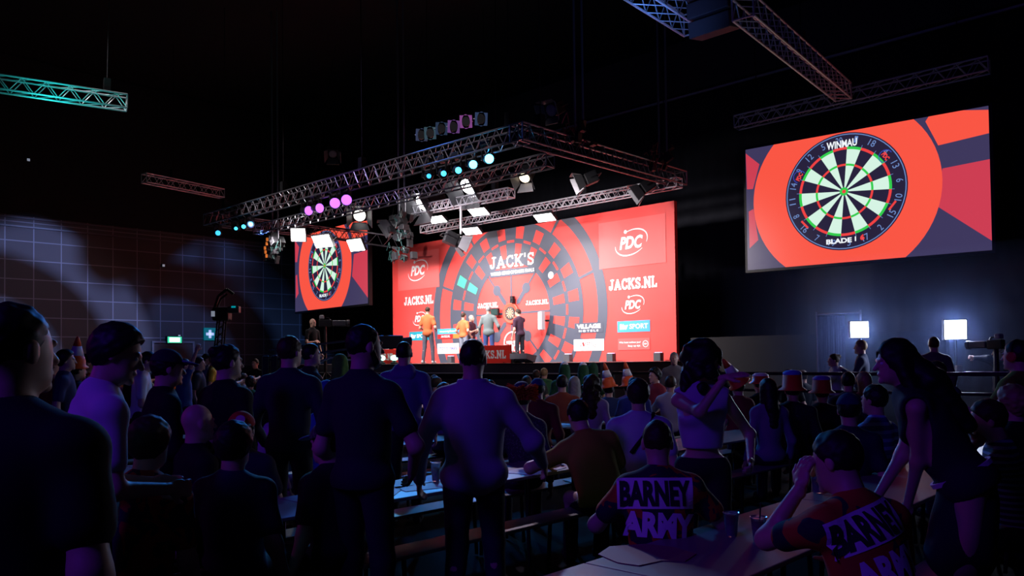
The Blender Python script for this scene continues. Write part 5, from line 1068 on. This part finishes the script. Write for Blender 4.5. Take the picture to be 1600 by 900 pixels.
sitter(1255, 578, N_(2), yaw=0, hair=('short', 'brown'), top=BLK, vox=.02, label='seated person with rim lit dark hair next to the headphones')
sitter(1290, 662, F_(0), yaw=-20, fem=True, hair=('short', 'dark'), top=(.3, .35, .5), sleeve='none', vox=.016, label='seated person in pale vest half hidden by the raised hand') if False else None
f = sitter(840, 590, N_(2), yaw=-10, hair=('short', 'dark'), top=(.20, .06, .03), sleeve='long', vox=.018, bulk=1.1, label='seated person in blue cap and brown jacket beside the fluffy hat'); put_cap(f, cloth((.04, .12, .22)))
sitter(878, 584, F_(2), yaw=0, hair=('short', 'dark'), top=(.26, .06, .03), sleeve='long', vox=.018, bulk=1.15, label='seated person in rusty hooded top under the first green costume')
sitter(897, 586, F_(2), yaw=0, fem=True, hair=('long', 'grey'), top=(.05, .05, .06), vox=.02, label='seated person with straight grey hair')
sitter(924, 585, N_(2) - .0, yaw=-8, fem=True, hair=('wavy', 'brown'), top=(.42, .34, .50), sleeve='long', vox=.018, label='seated person with wavy brown hair in a pale mauve top')
f = sitter(951, 600, F_(2), over=.0, yaw=-8, hair=('short', 'dark'), top=(.02, .04, .13), sleeve='long', bulk=1.2, vox=.018, label='seated person in navy jacket under an orange and white cone hat'); put_cone(f, -10)
f = sitter(982, 597, F_(2) , yaw=-8, hair=('short', 'dark'), top=(.1, .04, .2), vox=.02, label='seated person under the cone hat farther from the wedge monitor'); put_cone(f, -8)
# far crowd: seated figures copied from a few models
protos = []
for hair_, tp, fem, pose_h in ((('short', 'dark'), (.02, .02, .03), False, None), (('short', 'brown'), (.1, .03, .03), False, ((-.2, .3, .9), (.2, .3, .9))), (('long', 'dark'), (.1, .1, .2), True, ((-.1, .3, 1.1), (.1, .3, 1.1))), (('short', 'blond'), (.05, .1, .2), False, None), (('curly', 'brown'), (.2, .2, .2), False, ((-.2, .3, 1.3), (.2, .3, 1.3))), (('long', 'blond'), (.2, .05, .1), True, None)):
    f = figure('person', (0, 0, 0), 0, H=1.78, pose='sit', hair=hair_, top=tp, fem=fem, vox=.028, hands=pose_h or (None, None), label='x'); protos.append([f['root'], kid_map(f['root']), 0, hair_])
palette = [((.015, .015, .02), 'black'), ((.35, .05, .03), 'red'), ((.55, .15, .03), 'orange'), ((.04, .06, .25), 'blue'), ((.4, .4, .45), 'white'), ((.05, .16, .06), 'green'), ((.12, .1, .13), 'grey'), ((.25, .08, .3), 'violet')]
taken = [(o.location.x, o.location.y) for o in bpy.data.objects if o.type == 'EMPTY' and o.name.startswith('person')]
rc_ = random.Random(5); far = []; q_ = at(520, 560, 13.0); taken += [(q_.x + dx, q_.y + dy) for dx in (-.6, 0, .6) for dy in (-.6, 0, .6)]
for k in range(2, 9):
    for u in (N_(k), F_(k)):
        v = 8.7
        while v < (13.2 if k < 7 else 15):
            v += rc_.uniform(.55, 1.1)
            p = S(u, v); px = 800 + 1244 * p.x / p.y
            if p.y < 9.5 or px < 30 or px > 1130 or any((p.x - a) ** 2 + (p.y - c) ** 2 < .36 for a, c in taken): continue
            if rc_.random() < .22: continue
            far.append((px, p)); taken.append((p.x, p.y))
far.sort(key=lambda t: t[0])
zones = ((0, 260, 'by the exit sign'), (260, 470, 'below the first aid sign'), (470, 620, 'by the camera crane'), (620, 760, 'below the orange shirts'), (760, 880, 'below the wedge monitor'), (880, 1140, 'below the white plate'))
cnt = {}
HN = {'dark': 'dark', 'brown': 'brown', 'blond': 'fair'}
for px, p in far:
    if p.y < 0: continue
    zn = [z[2] for z in zones if z[0] <= px < z[1]]
    if not zn: continue
    zn = zn[0]; pr = protos[rc_.randrange(6)]; c_, cn = palette[rc_.randrange(8)]; yw = R(rc_.uniform(-45, 20)); cnt[zn] = cnt.get(zn, 0) + 1; n_ = cnt[zn]
    lb = '%s haired person in %s, %s from left in the crowd %s' % (HN[pr[3][1]], cn, NTH[n_ - 1], zn)
    if pr[2] == 0: o = pr[0]; o.location = p; o.rotation_euler[2] = yw; o['label'] = lb
    else: o = copy_tree(pr[0], pr[1], p, yw, lb)
    pr[2] += 1; o['group'] = 'seated crowd ' + zn
    for ch in [c for c in o.children if c.name.startswith(('shirt', 'jacket'))]:
        ch.material_slots[0].link = 'OBJECT'; ch.material_slots[0].material = cloth(c_)
# ------------------------------------------------------------------ barrier, curtain, soft lights, cameras
e = empty('crowd_barrier', S(9, 6.4, 0), HR, 'long black rail barrier along the raised camera area', 'barrier')
for z, t_ in ((1.37, .06), (1.06, .05), (.3, .05)): MB().box((5, 0, z), (10, .05, t_), bev=.01).build('rail', M_case, e)
for x in range(0, 11, 2): MB().box((x, 0, .68), (.08, .06, 1.36), bev=.01).build('post', M_case, e)
MB().box((7.2, 0, 1.405), (.9, .09, .01)).build('lit_ledge', mat('pale_ledge', (.4, .4, .45), .4), e)
ua = uvz(at_v(1277, 520, 3.1))[0]; ub = uvz(at_v(1310, 520, 3.1))[0]; uc = uvz(at_v(1345, 520, 3.1))[0]
e = empty('grey_curtain', S(ua, 3.1, FP), HR, 'pleated grey curtain hanging from a rail behind the bun haired person', 'curtain')
n = 26; L_ = (uc - ua); pl = []
for i in range(n * 3 + 1): pl.append((L_ * .62 * i / (n * 3), .05 * math.sin(i * .9) + .02 * math.sin(i * .37)))
b = MB(); b.add([(x, y, z) for x, y in pl for z in (.03, 2.32)] + [(x, y + .02, z) for x, y in pl for z in (.03, 2.32)], [(2 * i, 2 * i + 2, 2 * i + 3, 2 * i + 1) for i in range(len(pl) - 1)] + [(2 * len(pl) + 2 * i + 1, 2 * len(pl) + 2 * i + 3, 2 * len(pl) + 2 * i + 2, 2 * len(pl) + 2 * i) for i in range(len(pl) - 1)]); b.build('curtain_cloth', mat('curtain_grey', (.28, .28, .34), .8), e, True)
b = MB(); b.tube((0, 0, 2.36), (L_, 0, 2.36), .02); b.build('curtain_rail', M_alu, e)
for x in (0, L_): MB().path([(x, 0, 0), (x, 0, 2.42)], .02).build('pole', M_alu, e)
for px, py, v, sz, wt, lb in ((1343, 515, 3.7, .34, 260, 'square soft light on a stand above the dark blue jacket'), (1493, 515, 4.2, .36, 300, 'square soft light on a stand beside the pale brown blazer')):
    p = at_v(px, py, v); e = empty('soft_light', Vector((p.x, p.y, FP)), 0, lb, 'lamp', 'soft lights of the camera area'); q = (CAMP - p); rz_ = math.atan2(-q.x, q.y) + math.pi * 0
    Mr = Matrix.Rotation(math.atan2(q.y, q.x) + math.pi / 2 + R(18), 3, 'Z'); z_ = p.z - FP
    MB().box(Mr @ Vector((0, .06, 0)) + ZD * z_, (sz + .04, .1, sz + .02), Mr, bev=.01).build('lamp_housing', M_case, e)
    MB().box(ZD * z_, (sz, .02, sz - .02), Mr).build('lamp_face', mat('soft_glow', (1, 1, 1), .5, emit=(.80, .86, 1), es=14), e)
    b = MB(); b.tube((0, 0, .3), (0, 0, z_ - sz / 2), .017); b.build('pole', M_case, e)
    for a_ in (0, 120, 240): MB().tube((0, 0, .5), (.45 * math.cos(R(a_)), .45 * math.sin(R(a_)), .01), .013).build('leg', M_case, e)
    MB().box((0.02, -.03, z_ - .75), (.1, .08, .2), bev=.01).build('ballast', mat('grey_case', (0, 0, 0)), e)
    d_ = (CAMP - p).normalized(); area('soft_light_beam', p + d_ * .1, p + d_ * 3 - UD * 1.0, sz, sz, wt * .22, (.60, .68, 1), 160); area('soft_light_back_spill', p - d_ * .25, p - d_ * 3, .3, .3, .8, (.25, .35, 1), 170)
def tv_camera(loc, yaw, label, s_=1., z=1.45):
    e = empty('television_camera', loc, R(yaw), label, 'camera')
    MB().box((0, 0, z), (.18 * s_, .45 * s_, .26 * s_), bev=.02).build('camera_body', M_case, e)
    b = MB(); b.box((0, .5 * s_, z), (.2 * s_, .5 * s_, .2 * s_), bev=.02); b.lathe((0, .75 * s_, z), [(.08 * s_, 0), (.12 * s_, .02), (.12 * s_, .12 * s_)], 16, Vector((0, 1, 0)).to_track_quat('Z', 'Y')); b.build('lens_barrel', mat('camera_dark', (.05, .05, .06), .35), e)
    MB().box((-.02, -.12 * s_, z + .22 * s_), (.2 * s_, .16 * s_, .14 * s_), bev=.02).build('viewfinder', mat('grey_case', (0, 0, 0)), e)
    b = MB(); b.path([(0, -.15 * s_, z + .13 * s_), (0, -.12 * s_, z + .2 * s_), (0, .14 * s_, z + .2 * s_), (0, .18 * s_, z + .13 * s_)], .014); b.build('handle', M_case, e)
    b = MB(); b.tube((0, 0, .25), (0, 0, z - .13 * s_), .05, .04); b.build('pedestal_column', M_case, e)
    for a_ in (90, 210, 330): MB().tube((0, 0, .5), (.45 * math.cos(R(a_)), .45 * math.sin(R(a_)), .02), .02).build('leg', M_case, e)
    return e
p = at(508, 505, 24.5); tv_camera(Vector((p.x, p.y, .9)), -75, 'television camera on the far riser beside its operator', .85, p.z - .9)
slab_box('platform_riser', (uvz(at(500, 500, 25))[0], uvz(at(500, 500, 25))[1], .45), (2.6, 2.4, .9), m_floor)
p = at(1556, 538, 13.2); tv_camera(Vector((p.x, p.y, FP)), 22, 'television camera with white topped viewfinder behind the green shirt', .6, p.z - FP)
# camera crane with its wheels and counterweights
p = at(520, 560, 13.0); e = empty('camera_crane', Vector((p.x, p.y, 0)), R(-70), 'camera crane with angled arm and weights beside its headset operator', 'camera crane')
b = MB(); b.box((0, 0, .7), (.3, .3, 1.3), bev=.03); b.build('column', M_case, e)
b = MB(); [b.path([(x, -1.0, 1.72), (x, .9, 1.98)], .02) for x in (-.08, .08)]; [b.path([(x, -1.0, 1.88), (x, .9, 2.1)], .02) for x in (-.08, .08)]; b.build('crane_arm', mat('camera_dark', (0, 0, 0)), e)
b = MB(); b.path([(-.3, -.8, 1.2), (-.3, -.5, 1.55), (-.3, 0, 1.75), (-.3, .4, 1.7), (-.3, .5, 1.4)], .018); b.path([(.1, -.9, 1.1), (.1, -.9, 1.8)], .03); b.build('control_handles', mat('grey_case', (0, 0, 0)), e)
for y in (-1.05, -.92, -.79): MB().box((0, y, 1.62), (.3, .1, .34), bev=.02).build('counterweight', M_case, e)
MB().box((0, .95, 2.0), (.2, .4, .22), bev=.02).build('camera_body', M_case, e); MB().lathe((0, 1.15, 2.0), [(.07, 0), (.09, .15)], 14, Vector((0, 1, 0)).to_track_quat('Z', 'Y')).build('lens', mat('lens_glass', (0, 0, 0)), e)
for x, y in ((-.4, -.4), (.4, -.4), (-.4, .4), (.4, .4)): MB().lathe((x, y, .12), [(.12, -.03), (.12, .03)], 16, Vector((1, 0, 0)).to_track_quat('Z', 'Y')).build('wheel', M_black, e)
b = MB(); b.box((0, 0, .12), (.8, .8, .06)); b.build('chassis', M_case, e)
# tall jib mast in front of the panelled wall
p0, p1 = at(332, 585, 24), at(347, 496, 24); e = empty('jib_mast', Vector((p0.x, p0.y, 0)), 0, 'tall leaning black jib mast with a remote camera head before the first aid sign', 'camera crane')
o0 = Vector((p0.x, p0.y, 0)); top_ = p1 - o0; d_ = (top_ / top_.length); b = MB()
for sx in (-.12, .12):
    for sy in (-.12, .12): b.tube((sx, sy, 0), top_ + Vector((sx * .8, sy * .8, 0)), .025)
for i in range(14):
    a_, c_ = top_ * (i / 14), top_ * ((i + 1) / 14); b.tube(a_ + Vector((-.12, -.12, 0)), c_ + Vector((.12, -.12, 0)), .014); b.tube(a_ + Vector((.12, .12, 0)), c_ + Vector((-.12, .12, 0)), .014)
b.build('mast', M_black, e); b = MB(); hd = top_ + Vector((0, 0, .1)); b.box(hd, (.5, .35, .4), bev=.05); b.path([hd + Vector((-.25, 0, .1)), hd + Vector((-.1, 0, .55)), hd + Vector((.15, 0, .75)), hd + Vector((.35, 0, .6))], .045); b.path([hd + Vector((-.15, -.1, .1)), hd + Vector((0, -.1, .45)), hd + Vector((.2, -.1, .6))], .03); b.build('remote_head', M_case, e)
b = MB(); b.box(hd + Vector((.4, -.1, .12)), (.35, .2, .2), bev=.02); b.build('remote_camera', mat('camera_dark', (0, 0, 0)), e); MB().box(hd + Vector((.42, -.22, .2)), (.12, .03, .05)).build('status_screen', mat('cyan_screen', (0, .3, .35), .4, emit=(0, .5, .6), es=.5), e); MB().box(hd + Vector((-.2, -.2, 0)), (.1, .03, .16)).build('status_lamp', mat('pilot_white', (0, 0, 0)), e)
b = MB(); b.box((0, 0, .12), (.9, .9, .24), bev=.03); b.build('base_box', M_case, e)

# thin haze hanging round the soft lights
hz_ = MB().box((0, 0, 0), (8.5, 4.6, 3.2)).build('haze', None); hz_.location = S(15.2, 3.0, 1.95); hz_.rotation_euler = (0, 0, HR); tag(hz_, kind='stuff', label='thin bluish haze around the soft lights of the camera area', cat='haze')
vm = bpy.data.materials.new('haze_air'); vm.use_nodes = True; n = vm.node_tree.nodes; n.remove(n['Principled BSDF']); vs_ = n.new('ShaderNodeVolumeScatter'); vs_.inputs['Color'].default_value = (.35, .5, 1, 1); vs_.inputs['Density'].default_value = .03; vs_.inputs['Anisotropy'].default_value = .35
vm.node_tree.links.new(vs_.outputs[0], n['Material Output'].inputs['Volume']); hz_.data.materials.clear(); hz_.data.materials.append(vm)
